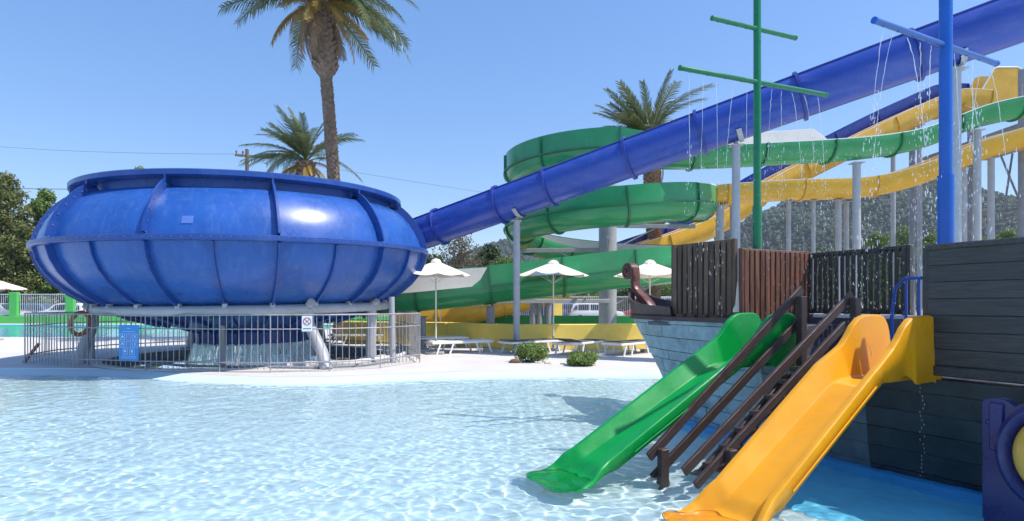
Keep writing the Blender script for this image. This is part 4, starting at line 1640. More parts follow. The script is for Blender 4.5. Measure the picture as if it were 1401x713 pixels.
HILLL = ['dark tree at the hill foot behind the black slatted rail', 'bright green tree at the hill foot beside the slim lane pole', 'tallest bright green tree at the hill foot behind the slatted rail end',
         'bright green tree at the hill foot behind the blue mast', 'broad bright green tree behind the poles near the tower', 'bright green tree at the foot of the tower columns',
         'bright green tree beyond the tower', 'dark broad tree behind the reddish cabin front']
for k, (px, w_, tp, Y, lm) in enumerate(((740, 80, 396, 62, 'leaf_d'), (800, 90, 392, 64, 'leaf_g'), (860, 80, 390, 63, 'leaf_d'), (910, 90, 384, 62, 'leaf_g'), (965, 90, 378, 62, 'leaf_d'))):
    tree(px, 0, Y, tp, w_, M[lm], ROWL[k], 50 + k, 5000, 0.14, group='row of low trees behind the car park')
for k, (px, w_, tp, Y, lm) in enumerate(((1130, 80, 340, 70, 'leaf_d'), (1200, 60, 318, 62, 'leaf_g'), (1238, 62, 308, 64, 'leaf_g'), (1275, 55, 318, 66, 'leaf_g'), (1330, 70, 322, 62, 'leaf_g'), (1378, 60, 312, 64, 'leaf_g'), (1420, 60, 320, 62, 'leaf_g'), (1050, 90, 356, 70, 'leaf_d'))):
    tree(px, 0, Y, tp, w_, M[lm], HILLL[k], 60 + k, 6000, 0.15, group='trees at the hill foot')


# ------------------------------------------------------------------ car park fence
def barfence(name, x0, x1, y, z0, z1, posts, pm, label, step=0.14):
    t = thing(name, (x0, y, z0), label, 'fence')
    mb = MB()
    n = int((x1 - x0) / step)
    for i in range(n + 1):
        x = x0 + (x1 - x0) * i / n
        mb.box((x, y, (z0 + z1) / 2), (0.02, 0.02, z1 - z0))
    mb.build('bars', M['whitesteel'], t, smooth=0, kind='stuff')
    for zz in (z0 + 0.1, z1 - 0.05):
        mb = MB()
        mb.cbox(((x0 + x1) / 2, y, zz), (x1 - x0, 0.035, 0.05), 0.005)
        mb.build('rail', M['whitesteel'], t)
    for x in posts:
        mb = MB()
        mb.cbox((x, y - 0.02, z1 / 2 + 0.05), (0.62, 0.3, z1 + 0.1), 0.02)
        mb.build('post', pm, t)


barfence('car_park_fence', -46, -14, 43.2, 0.55, 2.2, [(px - CX) / F * 43.2 for px in (20, 97, 170)], M['gpost'], 'barred fence with bright green posts between the far pool and parked cars')
barfence('car_park_fence', -6, 18, 42.0, 0.1, 2.0, [(px - CX) / F * 42 for px in (763, 660)], M['ywall'], 'barred fence with yellow posts in front of the cars under the spiral')


# ------------------------------------------------------------------ cars
def car(x, y, rz, body_m, label, L=4.2, H=1.5, Wd=1.75, van=False):
    t = thing('parked_car', (x, y, 0), label, 'car', None, rz)
    if van:
        top = [(-0.50, .42), (-0.49, .95), (-0.47, 1.0), (0.30, 1.0), (0.40, .66), (0.49, .55), (0.50, .30)]
        belt = 0.60
    else:
        top = [(-0.50, .36), (-0.495, .60), (-0.43, .92), (-0.36, 1.0), (0.05, 1.0), (0.13, .97), (0.27, .66), (0.46, .56), (0.5, .40)]
        belt = 0.62
    prof = [(a * L, b * H) for a, b in top]
    # lofted body: stations along x, sections across
    xs = np.linspace(-L / 2, L / 2, 26)
    px_, pz_ = [p[0] for p in prof], [p[1] for p in prof]
    rows = []
    for xx in xs:
        zt = float(np.interp(xx, px_, pz_))
        e = 1 - 0.16 * abs(xx / (L / 2)) ** 5
        hw = Wd / 2 * e
        zb = 0.22 * H / 1.5 + 0.06 * abs(xx / (L / 2)) ** 4
        zbelt = min(belt * H, zt)
        tum = max(0, zt - zbelt)
        row = [V(xx, -hw * 0.93, zb), V(xx, -hw, zb + 0.14), V(xx, -hw, zbelt - 0.06), V(xx, -hw * 0.96, zbelt), V(xx, -hw * 0.96 + tum * 0.26, zt - 0.05 * (tum > 0.1)),
               V(xx, -hw * 0.80 + tum * 0.26, zt), V(xx, 0, zt + 0.02)]
        row += [V(p.x, -p.y, p.z) for p in row[-2::-1]]
        rows.append(row)
    mb = MB()
    mb.grid(rows)
    for q in (rows[0], rows[-1]):
        mb.add(q, [tuple(range(len(q)))])
    mb.build('body', body_m, t, smooth=40, world=False)

    def side(y_s, pts, name):
        mb = MB()
        P_ = []
        for a, b in pts:
            zz = b * H
            tum = max(0, zz - belt * H)
            P_.append(V(a * L, y_s * (Wd / 2 * 0.965 - tum * 0.26 + 0.012), zz))
        mb.add(P_, [tuple(range(len(P_))) if y_s < 0 else tuple(range(len(P_)))[::-1]])
        mb.build(name, M['glass'], t, smooth=0, world=False)
    if van:
        wins = [[(0.10, .64), (0.36, .64), (0.29, .92), (0.10, .92)], [(-0.17, .64), (0.08, .64), (0.08, .92), (-0.17, .92)], [(-0.45, .64), (-0.19, .64), (-0.19, .92), (-0.45, .92)]]
    else:
        wins = [[(-0.12, .65), (0.20, .65), (0.09, .92), (-0.12, .94)], [(-0.34, .65), (-0.14, .65), (-0.14, .94), (-0.34, .93)], [(-0.44, .67), (-0.36, .66), (-0.36, .92), (-0.40, .86)]]
    for ys in (-1, 1):
        for q in wins:
            side(ys, q, 'side_window')
    for front in (True, False):
        mb = MB()
        if front:
            a, b = (0.29, .655), (0.15, .955)
            if van:
                a, b = (0.405, .665), (0.32, .97)
        else:
            a, b = (-0.485, .66), (-0.435, .90)
            if van:
                a, b = (-0.492, .64), (-0.486, .92)
        off = 0.02 if front else -0.02
        hw0, hw1 = Wd * 0.42, Wd * 0.34
        mb.quad(V(a[0] * L + off, -hw0, a[1] * H), V(a[0] * L + off, hw0, a[1] * H), V(b[0] * L + off, hw1, b[1] * H), V(b[0] * L + off, -hw1, b[1] * H))
        mb.build('windscreen' if front else 'rear_window', M['glass'], t, smooth=0, world=False)
    for xx in (-0.31 * L, 0.32 * L):
        for ys in (-1, 1):
            mb = MB()
            yc_ = ys * (Wd / 2 - 0.09)
            mb.tube([V(xx, yc_ - 0.10, 0.31), V(xx, yc_ + 0.10, 0.31)], 0.31, 20)
            wh = mb.build('wheel', M['rubber'], t, smooth=40, world=False)
            mb = MB()
            mb.tube([V(xx, yc_ + ys * 0.09, 0.31), V(xx, yc_ + ys * 0.112, 0.31)], 0.20, 16)
            mb.build('rim', M['alloy'], wh, smooth=40, world=False)
    for ys in (-1, 1):
        mb = MB()
        mb.cbox((L / 2 - 0.10, ys * Wd * 0.36, 0.44 * H), (0.12, 0.30, 0.15), 0.03)
        mb.build('headlight', M['lamp_clear'], t, world=False)
        mb = MB()
        mb.cbox((-L / 2 + 0.03, ys * Wd * 0.41, 0.60 * H), (0.10, 0.16, 0.26), 0.03)
        mb.build('tail_light', M['lamp_red'], t, world=False)
    mb = MB()
    mb.cbox((-L / 2 - 0.01, 0, 0.30 * H), (0.08, Wd * 0.8, 0.14), 0.03)
    mb.cbox((L / 2 + 0.0, 0, 0.26 * H), (0.08, Wd * 0.8, 0.14), 0.03)
    mb.build('bumper', M['rubber'], t, world=False)


def cx_at(px, Y):
    return (px - CX) / F * Y


car(cx_at(815, 45.5), 45.5, 0, M['car_white'], 'white hatchback parked beside the yellow post under the spiral')
car(cx_at(728, 45.5), 45.5, 0, M['car_navy'], 'dark navy van parked beside the white hatchback', 4.6, 1.9, 1.85, True)
car(cx_at(886, 45.8), 45.8, PI, M['car_red'], 'red car parked behind the grey spiral column')
car(cx_at(775, 54), 54, PI, M['car_blue'], 'blue grey car in the second row behind the white hatchback', 4.3, 1.5)
car(cx_at(900, 52.5), 52.5, 0, M['car_silver'], 'tall silver van in the second row behind the red car', 4.9, 2.1, 1.9, True)
car(cx_at(670, 46), 46, 0, M['car_white'], 'white car parked behind the green flume post', 4.2, 1.5)
car(cx_at(92, 46), 46, PI, M['car_white'], 'small white hatchback parked between the two green posts', 3.7, 1.5)
car(cx_at(56, 47.5), 47.5, 0, M['car_blue'], 'blue grey car parked beside the first green post', 4.2, 1.48)
car(cx_at(-2, 46), 46, 0, M['car_silver'], 'silver car parked left of the first green post', 4.4, 1.5)

# ------------------------------------------------------------------ power pole and wires
PY = 34.0
pp = at(338, 208, PY)
pw = thing('utility_pole', (pp.x, PY, 0), 'wooden utility pole with crossarm and insulators behind the bowl', 'utility pole')
mb = MB()
mb.tube([(pp.x, PY, 0), (pp.x, PY, pp.z + 0.15)], [0.16, 0.10], 10)
mb.build('shaft', M['bark2'], pw, smooth=60)
mb = MB()
mb.beam((pp.x - 0.62, PY - 0.15, pp.z - 0.22), (pp.x + 0.9, PY + 1.4, pp.z + 0.0), 0.10, 0.12)
mb.build('crossarm', M['bark2'], pw)
for f in (0.03, 0.2, 0.34, 0.7, 0.95):
    p = V(pp.x - 0.62, PY - 0.15, pp.z - 0.16).lerp(V(pp.x + 0.9, PY + 1.4, pp.z + 0.06), f)
    mb = MB()
    mb.tube([p, p + Z * 0.08, p + Z * 0.12, p + Z * 0.22], [0.03, 0.03, 0.06, 0.03], 8)
    mb.build('insulator', M['bark2'], pw, smooth=60)
for k, (a, b, lab) in enumerate(((at(-160, 186, 40), at(334, 211, PY), 'thin overhead cable running to the utility pole crossarm'),
                                 (at(-120, 246, 42), at(210, 256, 33), 'dark overhead cable passing behind the bowl rim'),
                                 (at(342, 212, PY), at(900, 292, 70), 'faint overhead cable leaving the utility pole towards the hill'))):
    mb = MB()
    pts = [a.lerp(b, i / 16) - Z * (0.35 * math.sin(PI * i / 16)) for i in range(17)]
    mb.tube(pts, 0.008 if k != 1 else 0.018, 5)
    o = mb.build('overhead_cable', M['wire'], None, smooth=60)
    o['label'], o['category'] = lab, 'cable'

# ------------------------------------------------------------------ pirate ship
AX = Vector((-0.457, 0.8895, 0)).normalized()      # forward, towards the bow
AU = Vector((0.8895, 0.457, 0)).normalized()       # across, towards starboard
W0 = Vector((3.27, 5.81, 0))


def S(s, t, z):
    return W0 + AX * s + AU * t + Z * z


SROT = Matrix((AU, AX, Z)).transposed()
ship = thing('pirate_ship', S(0, 0.65, 0), 'dark wooden pirate ship play structure with slatted cabin and scrolled bow', 'play ship')
T0 = 0.65


def s_end(z):
    return float(np.interp(z, [-0.4, -0.1, 0.54, 1.26, 1.7], [2.7, 2.92, 3.36, 3.97, 4.05]))


def half(s, z):
    b = float(np.interp(z, [-0.4, -0.1, 0.5, 1.26, 1.7], [0.58, 0.65, 0.73, 0.80, 0.83]))
    se = s_end(z)
    s1 = 1.0
    if s > s1:
        f = min(1, (s - s1) / (se - s1))
        b *= max(0.0, 1 - f ** 2.1) ** 0.62
    if s < -0.3 and z < 0.7:
        b -= 0.10 * min(2, -0.3 - s) * (0.7 - z)
    return max(b, 0.0)


def hp(s, z, side, off=0.0):
    return S(min(s, s_end(z)), T0 + side * (half(min(s, s_end(z)), z) + off), z)


# inner dark shell of the hull
def shell(s0, s1, z0, z1, side, off, n=40, nz=6):
    rows = []
    for j in range(nz + 1):
        z = z0 + (z1 - z0) * j / nz
        se = min(s1, s_end(z))
        rows.append([hp(s0 + (se - s0) * (1 - (1 - i / n) ** 1.6), z, side, off) for i in range(n + 1)])
    return rows


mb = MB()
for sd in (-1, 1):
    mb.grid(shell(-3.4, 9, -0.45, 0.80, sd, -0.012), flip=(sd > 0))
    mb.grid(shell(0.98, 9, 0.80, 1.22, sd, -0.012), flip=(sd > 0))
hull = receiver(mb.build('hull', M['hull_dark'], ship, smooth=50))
ROWH = 0.182
rr = random.Random(4)
for sd in (-1, 1):
    j = 0
    z = -0.42
    while z < 1.20:
        z1 = min(z + ROWH, 1.235)
        top_row = z + 0.05 > 0.80
        s = (0.98 if top_row else -3.4)
        if not top_row:
            s += 0
        if not top_row and z1 > 0.82:
            z1 = 0.80
        first = True
        while s < s_end((z + z1) / 2) - 0.02:
            ln = rr.uniform(0.45, 1.5) * (0.5 if first and j % 2 else 1) * (2.6 if s < -0.6 else 1)
            first = False
            s2 = min(s + ln, s_end((z + z1) / 2))
            for brk in (-0.30, 0.85):
                if s < brk - 0.05 < s2:
                    s2 = brk
            if s_end((z + z1) / 2) - s2 < 0.18:
                s2 = s_end((z + z1) / 2)
            ns = 6
            off0, off1 = 0.012 + rr.uniform(-.003, .004), -0.03
            g = 0.004 if s > 0.2 else 0.002
            fr, bk = [], []
            for q in range(ns + 1):
                ss = s + g + (s2 - s - 2 * g) * q / ns
                fr.append((hp(ss, z + g, sd, off0), hp(ss, z1 - g, sd, off0)))
                bk.append((hp(ss, z + g, sd, off1), hp(ss, z1 - g, sd, off1)))
            mb = MB()
            rows = [[bk[q][0], fr[q][0], fr[q][1], bk[q][1]] for q in range(ns + 1)]
            mb.grid(rows, flip=(sd > 0))
            for q in (rows[0], rows[-1]):
                mb.add(q, [(0, 1, 2, 3)])
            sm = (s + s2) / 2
            mm = M['hull_pale'] if sm > 0.85 else (M['hull_mid'] if sm > -0.30 else M['hull_dark'])  # plank colour steps from pale at the bow to dark at the stern
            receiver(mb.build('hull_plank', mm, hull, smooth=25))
            s = s2
        z = z1
        j += 1
        if z >= 1.2:
            break
# gunwale cap and bow bulwark
for sd in (-1, 1):
    pts = [hp(s, 1.235, sd, 0.015) for s in np.linspace(0.98, s_end(1.235), 26)]
    mb = MB()
    rows = []
    for i, p in enumerate(pts):
        o_ = AU * (sd * 0.035)
        rows.append([p - o_ - Z * 0.02, p + o_ - Z * 0.02, p + o_ + Z * 0.035, p - o_ + Z * 0.035, p - o_ - Z * 0.02])
    mb.grid(rows)
    mb.build('gunwale', M['maroon'], ship, smooth=30)
    rows = []
    for j in range(5):
        f = j / 4
        row = []
        for s in np.linspace(2.35, 4.0, 20):
            ztop = float(np.interp(s, [2.35, 3.2, 3.7, 4.0], [1.40, 1.44, 1.52, 1.64]))
            z = 1.27 + (ztop - 1.27) * f
            row.append(hp(s, z, sd, 0.0 + 0.02 * f))
        rows.append(row)
    mb = MB()
    mb.grid(rows)
    mb.grid([[p - AU * sd * 0.03 for p in r_] for r_ in rows], flip=True)
    mb.grid([rows[-1], [p - AU * sd * 0.03 for p in rows[-1]]])
    mb.build('bow_bulwark', M['maroon'], ship, smooth=40)
mb = MB()
mb.tube([S(2.75, T0, -0.35), S(3.0, T0, -0.05), S(3.40, T0, 0.54), S(3.78, T0, 1.0), S(4.0, T0, 1.28), S(4.06, T0, 1.62)], [0.05, 0.05, 0.045, 0.045, 0.05, 0.045], 8)
receiver(mb.build('stem', M['maroon'], ship, smooth=50))
# carved scroll
mb = MB()
SCC = (4.10, 1.985)
neck = catmull([Vector((a, 0, b)) for a, b in ((3.46, 1.22), (3.62, 1.42), (3.80, 1.56), (3.93, 1.67), (3.975, 1.80), (3.965, 1.92), (3.985, 2.03))], 5)
rows = []
for i, q in enumerate(neck):
    f = i / (len(neck) - 1)
    tn = (neck[min(i + 1, len(neck) - 1)] - neck[max(i - 1, 0)]).normalized()
    nn = Vector((-tn.z, 0, tn.x))
    th, wd = 0.060 - 0.025 * f, 0.085 - 0.02 * f
    ring_ = [S(q.x + nn.x * th * a, T0 + wd * b, q.z + nn.z * th * a) for a, b in ((-1, -.8), (-.8, -1), (.8, -1), (1, -.8), (1, .8), (.8, 1), (-.8, 1), (-1, .8))]
    rows.append(ring_ + ring_[:1])
mb.grid(rows)
c0 = S(SCC[0], T0, SCC[1])
mb.tube([c0 - AU * 0.075, c0 - AU * 0.065, c0 + AU * 0.065, c0 + AU * 0.075], [0.132, 0.142, 0.142, 0.132], 28)
for sd in (-1, 1):
    pts = []
    for k in range(44):
        a = PI * 0.75 + k / 43 * 4.2 * PI
        r_ = 0.128 * (1 - k / 46)
        pts.append(S(SCC[0] + r_ * math.cos(a), T0 + sd * 0.076, SCC[1] + r_ * math.sin(a)))
    mb.tube(pts, 0.0145, 6)
    mb.tube([c0 + AU * sd * 0.07, c0 + AU * sd * 0.10], [0.03, 0.022], 10)
    mb.tube([S(q.x, T0 + sd * (0.088 - 0.02 * k / len(neck)), q.z) for k, q in enumerate(neck)], 0.013, 6)
mb.build('carved_scroll', M['carved'], ship, smooth=40)

# decks
mb = MB()
for k in range(13):
    t0 = -0.02 + k * 0.105
    mb.cbox(S(-1.0, t0 + 0.05, 0.79), (0.10, 4.0, 0.05), 0.006, SROT)
mb.build('main_deck_boards', M['wetdeck'], ship, kind='stuff')
mb = MB()
mb.cbox(S(0.93, 0.66, 0.98), (1.36, 0.06, 0.42), 0.01, SROT)
mb.build('deck_step', M['wetdeck'], ship)
mb = MB()
mb.cbox(S(1.9, 0.65, 1.17), (1.38, 1.9, 0.05), 0.006, SROT)
mb.build('fore_deck', M['wetdeck'], ship)
# low inner coaming on starboard with pale strip
mb = MB()
mb.cbox(S(0.3, 1.36, 1.05), (0.05, 2.1, 0.52), 0.01, SROT)
co = mb.build('coaming', M['wetdeck'], ship)
mb = MB()
mb.cbox(S(0.3, 1.33, 1.29), (0.03, 1.9, 0.045), 0.006, SROT)
mb.build('coaming_strip', M['whitesteel'], co)


def slat_panel(name, p0, p1, z0, z1, n, fill, slat_m, frame_m, label, back=True, frame=0.07):
    """p0,p1: (s,t) ends; slats are parts of the panel"""
    a, b = S(p0[0], p0[1], 0), S(p1[0], p1[1], 0)
    d = (b - a).normalized()
    L = (b - a).length
    nrm = Vector((d.y, -d.x, 0))
    rot = Matrix((d, nrm, Z)).transposed()
    rot = Matrix((d, -nrm, Z)).transposed()
    o0 = root_of(ship).location
    mb = MB()
    mb.cbox((a + b) / 2 + Z * (z1 - frame / 2), (L, 0.05, frame), 0.008, rot)
    pn = mb.build(name, frame_m, ship, label=label)
    mb = MB()
    mb.cbox((a + b) / 2 + Z * (z0 + frame / 2), (L, 0.05, frame), 0.008, rot)
    mb.build('frame_rail', frame_m, pn)
    for q in (a, b):
        mb = MB()
        mb.cbox(q + Z * ((z0 + z1) / 2), (0.06, 0.065, z1 - z0 + 0.01), 0.008, rot)
        mb.build('frame_post', frame_m, pn)
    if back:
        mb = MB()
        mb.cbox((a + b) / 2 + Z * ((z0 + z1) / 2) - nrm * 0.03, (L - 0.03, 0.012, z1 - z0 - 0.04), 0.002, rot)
        mb.build('backing', M['wood_black'], pn)  # added dark sheet, its near-black stands in for shade inside the cabin
    pitch = L / n
    mb = MB()
    mb.cbox((0, 0, 0), (pitch * fill, 0.022, z1 - z0 - frame * 0.6), 0.004)
    me = mb.mesh('slat', slat_m, 30)
    for k in range(n):
        c_ = a + d * (pitch * (k + 0.5)) + Z * ((z0 + z1) / 2) + nrm * (0.034 + rr.uniform(-.004, .004)) - o0
        m4 = rot.to_4x4()
        m4.translation = c_
        link('slat', me, pn, m4 @ Matrix.Rotation(rr.uniform(-.008, .008), 4, 'Y'))
    return pn


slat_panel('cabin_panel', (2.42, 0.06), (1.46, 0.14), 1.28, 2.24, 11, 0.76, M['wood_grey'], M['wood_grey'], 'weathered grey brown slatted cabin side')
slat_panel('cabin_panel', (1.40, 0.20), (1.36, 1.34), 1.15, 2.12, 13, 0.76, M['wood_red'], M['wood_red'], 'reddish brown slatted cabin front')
slat_panel('rail_panel', (1.34, 1.38), (0.12, 1.38), 1.32, 2.10, 17, 0.66, M['wood_black'], M['wood_black'], 'black slatted railing with open gaps', back=False)
for k in range(4):
    mb = MB()
    mb.cbox(S(2.25 - k * 0.2, 0.02, 1.275), (0.07, 0.13, 0.06), 0.006, SROT)
    mb.build('spacer_block', M['wood_red'], ship)
# pale canvas corner by the cabin
mb = MB()
a_, b_, c_ = S(1.43, 0.16, 1.72), S(1.43, 0.10, 1.34), S(1.36, 0.36, 1.34)
mb.add([a_, b_, c_, a_ + AX * 0.02, b_ + AX * 0.02, c_ + AX * 0.02], [(0, 1, 2), (5, 4, 3), (0, 3, 4, 1), (1, 4, 5, 2), (2, 5, 3, 0)])
mb.build('canvas_flap', M['canvas'], ship, smooth=0)
# black bulwark of horizontal boards
mb = MB()
mb.cbox(S(-2.1, -0.10, 0.88), (0.12, 2.52, 0.085), 0.01, SROT)
bul = mb.build('bulwark', M['board_black'], ship, label='black bulwark of horizontal boards')
XR = Matrix((-AX, AU, Z)).transposed()
mb = MB()
mb.cbox((0, 0, 0), (2.40, 0.03, 0.1385), 0.004)
me = mb.mesh('bulwark_board', M['board_black'], 30)
for k in range(7):
    m4 = Matrix((-AX, -AU, Z)).transposed().to_4x4()
    m4 = XR.to_4x4()
    m4.translation = S(-2.06, -0.12 + rr.uniform(-.004, .004), 0.995 + k * 0.140) - root_of(ship).location
    link('bulwark_board', me, bul, m4)
mb = MB()
mb.cbox(S(-2.06, -0.085, 1.41), (0.02, 2.36, 0.96), 0.004, SROT)
mb.build('backing', M['board_black'], bul)
mb = MB()
mb.cbox(S(-2.06, -0.115, 1.92), (0.075, 2.44, 0.05), 0.008, SROT)
mb.build('cap_rail', M['board_black'], bul)
for s in (-0.83, -2.0, -3.2):
    mb = MB()
    mb.cbox(S(s, -0.07, 1.40), (0.05, 0.07, 1.05), 0.008, SROT)
    mb.build('bulwark_post', M['board_black'], bul)
# blue pipe railing
rl = []
mb = MB()
mb.tube([S(0.20, 1.20, 1.36), S(0.16, 1.20, 1.62), S(0.06, 1.20, 1.72), S(-0.7, 1.20, 1.72)], 0.02, 8)
br_ = mb.build('blue_rail', M['brail'], ship, smooth=60)
for s in (0.05, -0.08, -0.21, -0.34, -0.5):
    mb = MB()
    mb.tube([S(s, 1.20, 0.82), S(s, 1.20, 1.71)], 0.016, 8)
    mb.build('baluster', M['brail'], br_, smooth=60)
mb = MB()
mb.tube([S(0.20, 1.20, 0.82), S(0.20, 1.20, 1.37)], 0.02, 8)
mb.build('baluster', M['brail'], br_, smooth=60)

# blue painted plinth and pool floor round the ship
ring = []
for sd in (-1, 1):
    seq = np.linspace(-3.6, 2.9, 40)
    if sd > 0:
        seq = seq[::-1]
    for s in seq:
        ring.append((s, T0 + sd * half(s, -0.25)))


def ring_off(w_, z, wide=False):
    out = []
    w_in = w_
    for s, t in ring:
        w_ = w_in * (float(np.interp(s, [-0.3, 0.5], [1.0, 0.28])) if wide else 1.0)
        sg = -1 if t < T0 else 1
        f = max(0, (s - 1.5) / 1.4)
        out.append(S(s + w_ * f, t + sg * w_ * (1 - 0.25 * f), z))
    return out


mb = MB()
mb.grid([ring_off(-0.05, -0.125), ring_off(0.13, -0.13), ring_off(0.17, -0.16), ring_off(0.2, -0.45)], flip=True)
receiver(mb.build('plinth', M['poolblue'], ship, smooth=40))
mb = MB()
rows = []
for w_ in np.linspace(0.1, 1.5, 12):
    pts = ring_off(w_, 0, True)
    rows.append([V(p.x, p.y, float(floor_z(np.interp(p.x, ex, ey) - p.y)) + 0.006) for p in pts])
mb.grid(rows, flip=True)
receiver(mb.build('blue_pool_floor', M['poolmid'], None, smooth=60, kind='structure'))


# ------------------------------------------------------------------ slides of the ship
def slide(name, s_ax, t_exit, m, label, zdeck=0.80, wf=0.15):
    t = thing(name, S(s_ax, t_exit, -0.3), label, 'slide')
    te = t_exit
    # floor line and top edge of the walls, both straight down the chute
    fl_t = [te, te + 0.20, te + 0.38, te + 0.47, te + 0.56, -1.02, -0.90, -0.80, 0.0]
    g = (0.735 + 0.02) / (-0.98 - (te + 0.52))
    fl_z = [-0.135, -0.132, -0.12, -0.085, -0.02 + 0.04 * g, 0.735 - 0.04 * g, 0.775, zdeck, zdeck]
    tp_t = [te, te + 0.22, te + 0.34, te + 0.44, -0.98, -0.78, -0.70, -0.62, -0.54, -0.46, -0.38, -0.16, -0.09, -0.045, -0.02]
    tp_z = [-0.122, -0.105, -0.05, 0.04, 0.92, 1.035, 1.085, 1.16, 1.255, 1.315, 1.34, 1.345, 1.325, 1.27, 1.20]
    tt = np.unique(np.round(np.concatenate([np.linspace(te, te + 0.7, 30), np.linspace(te + 0.7, -1.1, 14), np.linspace(-1.1, -0.02, 56)]), 4))
    rows = []
    for i, tv in enumerate(tt):
        z0 = float(np.interp(tv, fl_t, fl_z))
        h = max(float(np.interp(tv, tp_t, tp_z)) - z0, 0.008)
        w = float(np.interp(tv, [te, te + 0.10, te + 0.34, te + 0.52], [0.245, 0.285, wf + 0.085, wf]))
        fl = float(np.interp(tv, [te, te + 0.3, te + 0.5, -0.95, -0.7], [0.02, 0.04, 0.085, 0.085, 0.06]))
        lip = float(np.interp(tv, [te, te + 0.5], [0.012, 0.045]))
        sk = float(np.interp(tv, [te, te + 0.35, te + 0.6, -0.9, -0.6, -0.4], [0.02, 0.03, 0.125, 0.14, 0.33, 0.56]))
        if tv < te + 0.08:
            w -= 0.07 * (1 - (tv - te) / 0.08) ** 2
        a1 = w + fl
        half_s = [(a1 + lip + 0.022, h - sk), (a1 + lip + 0.008, h - 0.012), (a1 + lip, h - 0.002), (a1 + lip - 0.008, h), (a1 + 0.008, h), (a1, h - 0.003), (a1 - 0.006, h - 0.012),
                  (w + 0.012, min(0.022, h * 0.4)), (w, min(0.006, h * 0.15)), (w - 0.014, 0.0), (0.06, 0.0), (0.0, 0.0)]
        full = half_s + [(-a, b) for a, b in half_s[-2::-1]]
        rows.append([S(s_ax - a, tv, z0 + b) for a, b in full])
    mb = MB()
    mb.grid(rows, flip=True)
    o = mb.build('chute', m, t, smooth=28)
    md = o.modifiers.new('thickness', 'SOLIDIFY')
    md.thickness = 0.014
    md.offset = -1
    receiver(o)
    for sg in (0, -1):
        pts = [rows[i][sg] + Z * 0.035 for i, tv in enumerate(tt) if te + 0.70 < tv < -1.0]
        off = AX * (-0.004 if sg == 0 else 0.004)
        mb = MB()
        mb.tube([p + off for p in pts[::3]], 0.007, 6)
        mb.build('flank_bead', m, t, smooth=60)
    mb = MB()
    mb.cbox(S(s_ax, -0.03, zdeck - 0.035), (0.05, 0.46, 0.03), 0.006, SROT)
    mb.build('joining_bracket', M['steeld'], t)
    mb = MB()
    mb.beam(S(s_ax, te + 0.42, -0.5), S(s_ax, te + 0.42, -0.14), 0.10, 0.10)
    receiver(mb.build('foot', m, t))
    return t


slide('green_slide', 0.71, -3.05, M['gslide'], 'green moulded plastic slide running from the ship into the pool')
slide('yellow_slide', -0.66, -2.66, M['yslide'], 'orange yellow moulded plastic slide running from the ship into the pool', wf=0.13)

# ------------------------------------------------------------------ staircase
st = thing('boarding_stairs', S(0.13, -1.3, -0.3), 'dark wooden boarding stairs with handrails between the green and yellow slides', 'stairs')


def sbeam(name, a, b, wd, h, m, parent):
    """beam as a part with its long axis on local X, so that the grain follows it"""
    a, b = Vector(a), Vector(b)
    x = (b - a).normalized()
    y = Z.cross(x).normalized() if abs(x.z) < 0.99 else Vector((0, 1, 0))
    z = x.cross(y)
    mb = MB()
    mb.cbox((0, 0, 0), ((b - a).length, wd, h), min(wd, h) * 0.12)
    o = mb.build(name, m, None)
    o.parent = parent
    o.matrix_basis = basis((a + b) / 2 - root_of(parent).location, x, y, z)
    return receiver(o)


sL, sR = 0.40, -0.03
sbeam('handrail', S(sL, -2.10, 0.075), S(sL, -0.05, 1.60), 0.036, 0.085, M['wood_rail'], st)
sbeam('handrail', S(sL, -2.06, -0.12), S(sL, -0.05, 1.29), 0.036, 0.085, M['wood_rail'], st)
sbeam('handrail', S(sR, -2.10, 0.055), S(sR, 0.12, 1.53), 0.036, 0.085, M['wood_rail'], st)
sbeam('stringer', S(sR - 0.01, -1.98, -0.075), S(sR - 0.01, 0.0, 1.24), 0.034, 0.075, M['wood_rail'], st)
sbeam('stringer', S(sL - 0.03, -1.60, -0.25), S(sL - 0.03, -0.25, 0.68), 0.05, 0.16, M['wood_rail'], st)
for s, t_, z0, z1 in ((sL - 0.05, -1.98, -0.42, 0.15), (sL - 0.05, -0.12, 0.55, 1.52), (sR - 0.06, -1.62, -0.42, 0.20), (sR - 0.05, 0.10, 0.60, 1.50)):
    mb = MB()
    mb.cbox(S(s, t_, (z0 + z1) / 2), (0.09, 0.07, z1 - z0), 0.008, SROT)
    receiver(mb.build('post', M['wood_rail'], st))
sbeam('landing', S(sL - 0.02, -0.14, 0.775), S(sR + 0.03, -0.14, 0.775), 0.27, 0.05, M['wood_rail'], st)
for k in range(6):
    f = (k + 0.5) / 6
    t_, z_ = -1.52 + 1.24 * f, -0.12 + 0.85 * f
    sbeam('tread', S(sL - 0.05, t_, z_), S(sR + 0.02, t_, z_), 0.20, 0.045, M['wood_rail'], st)

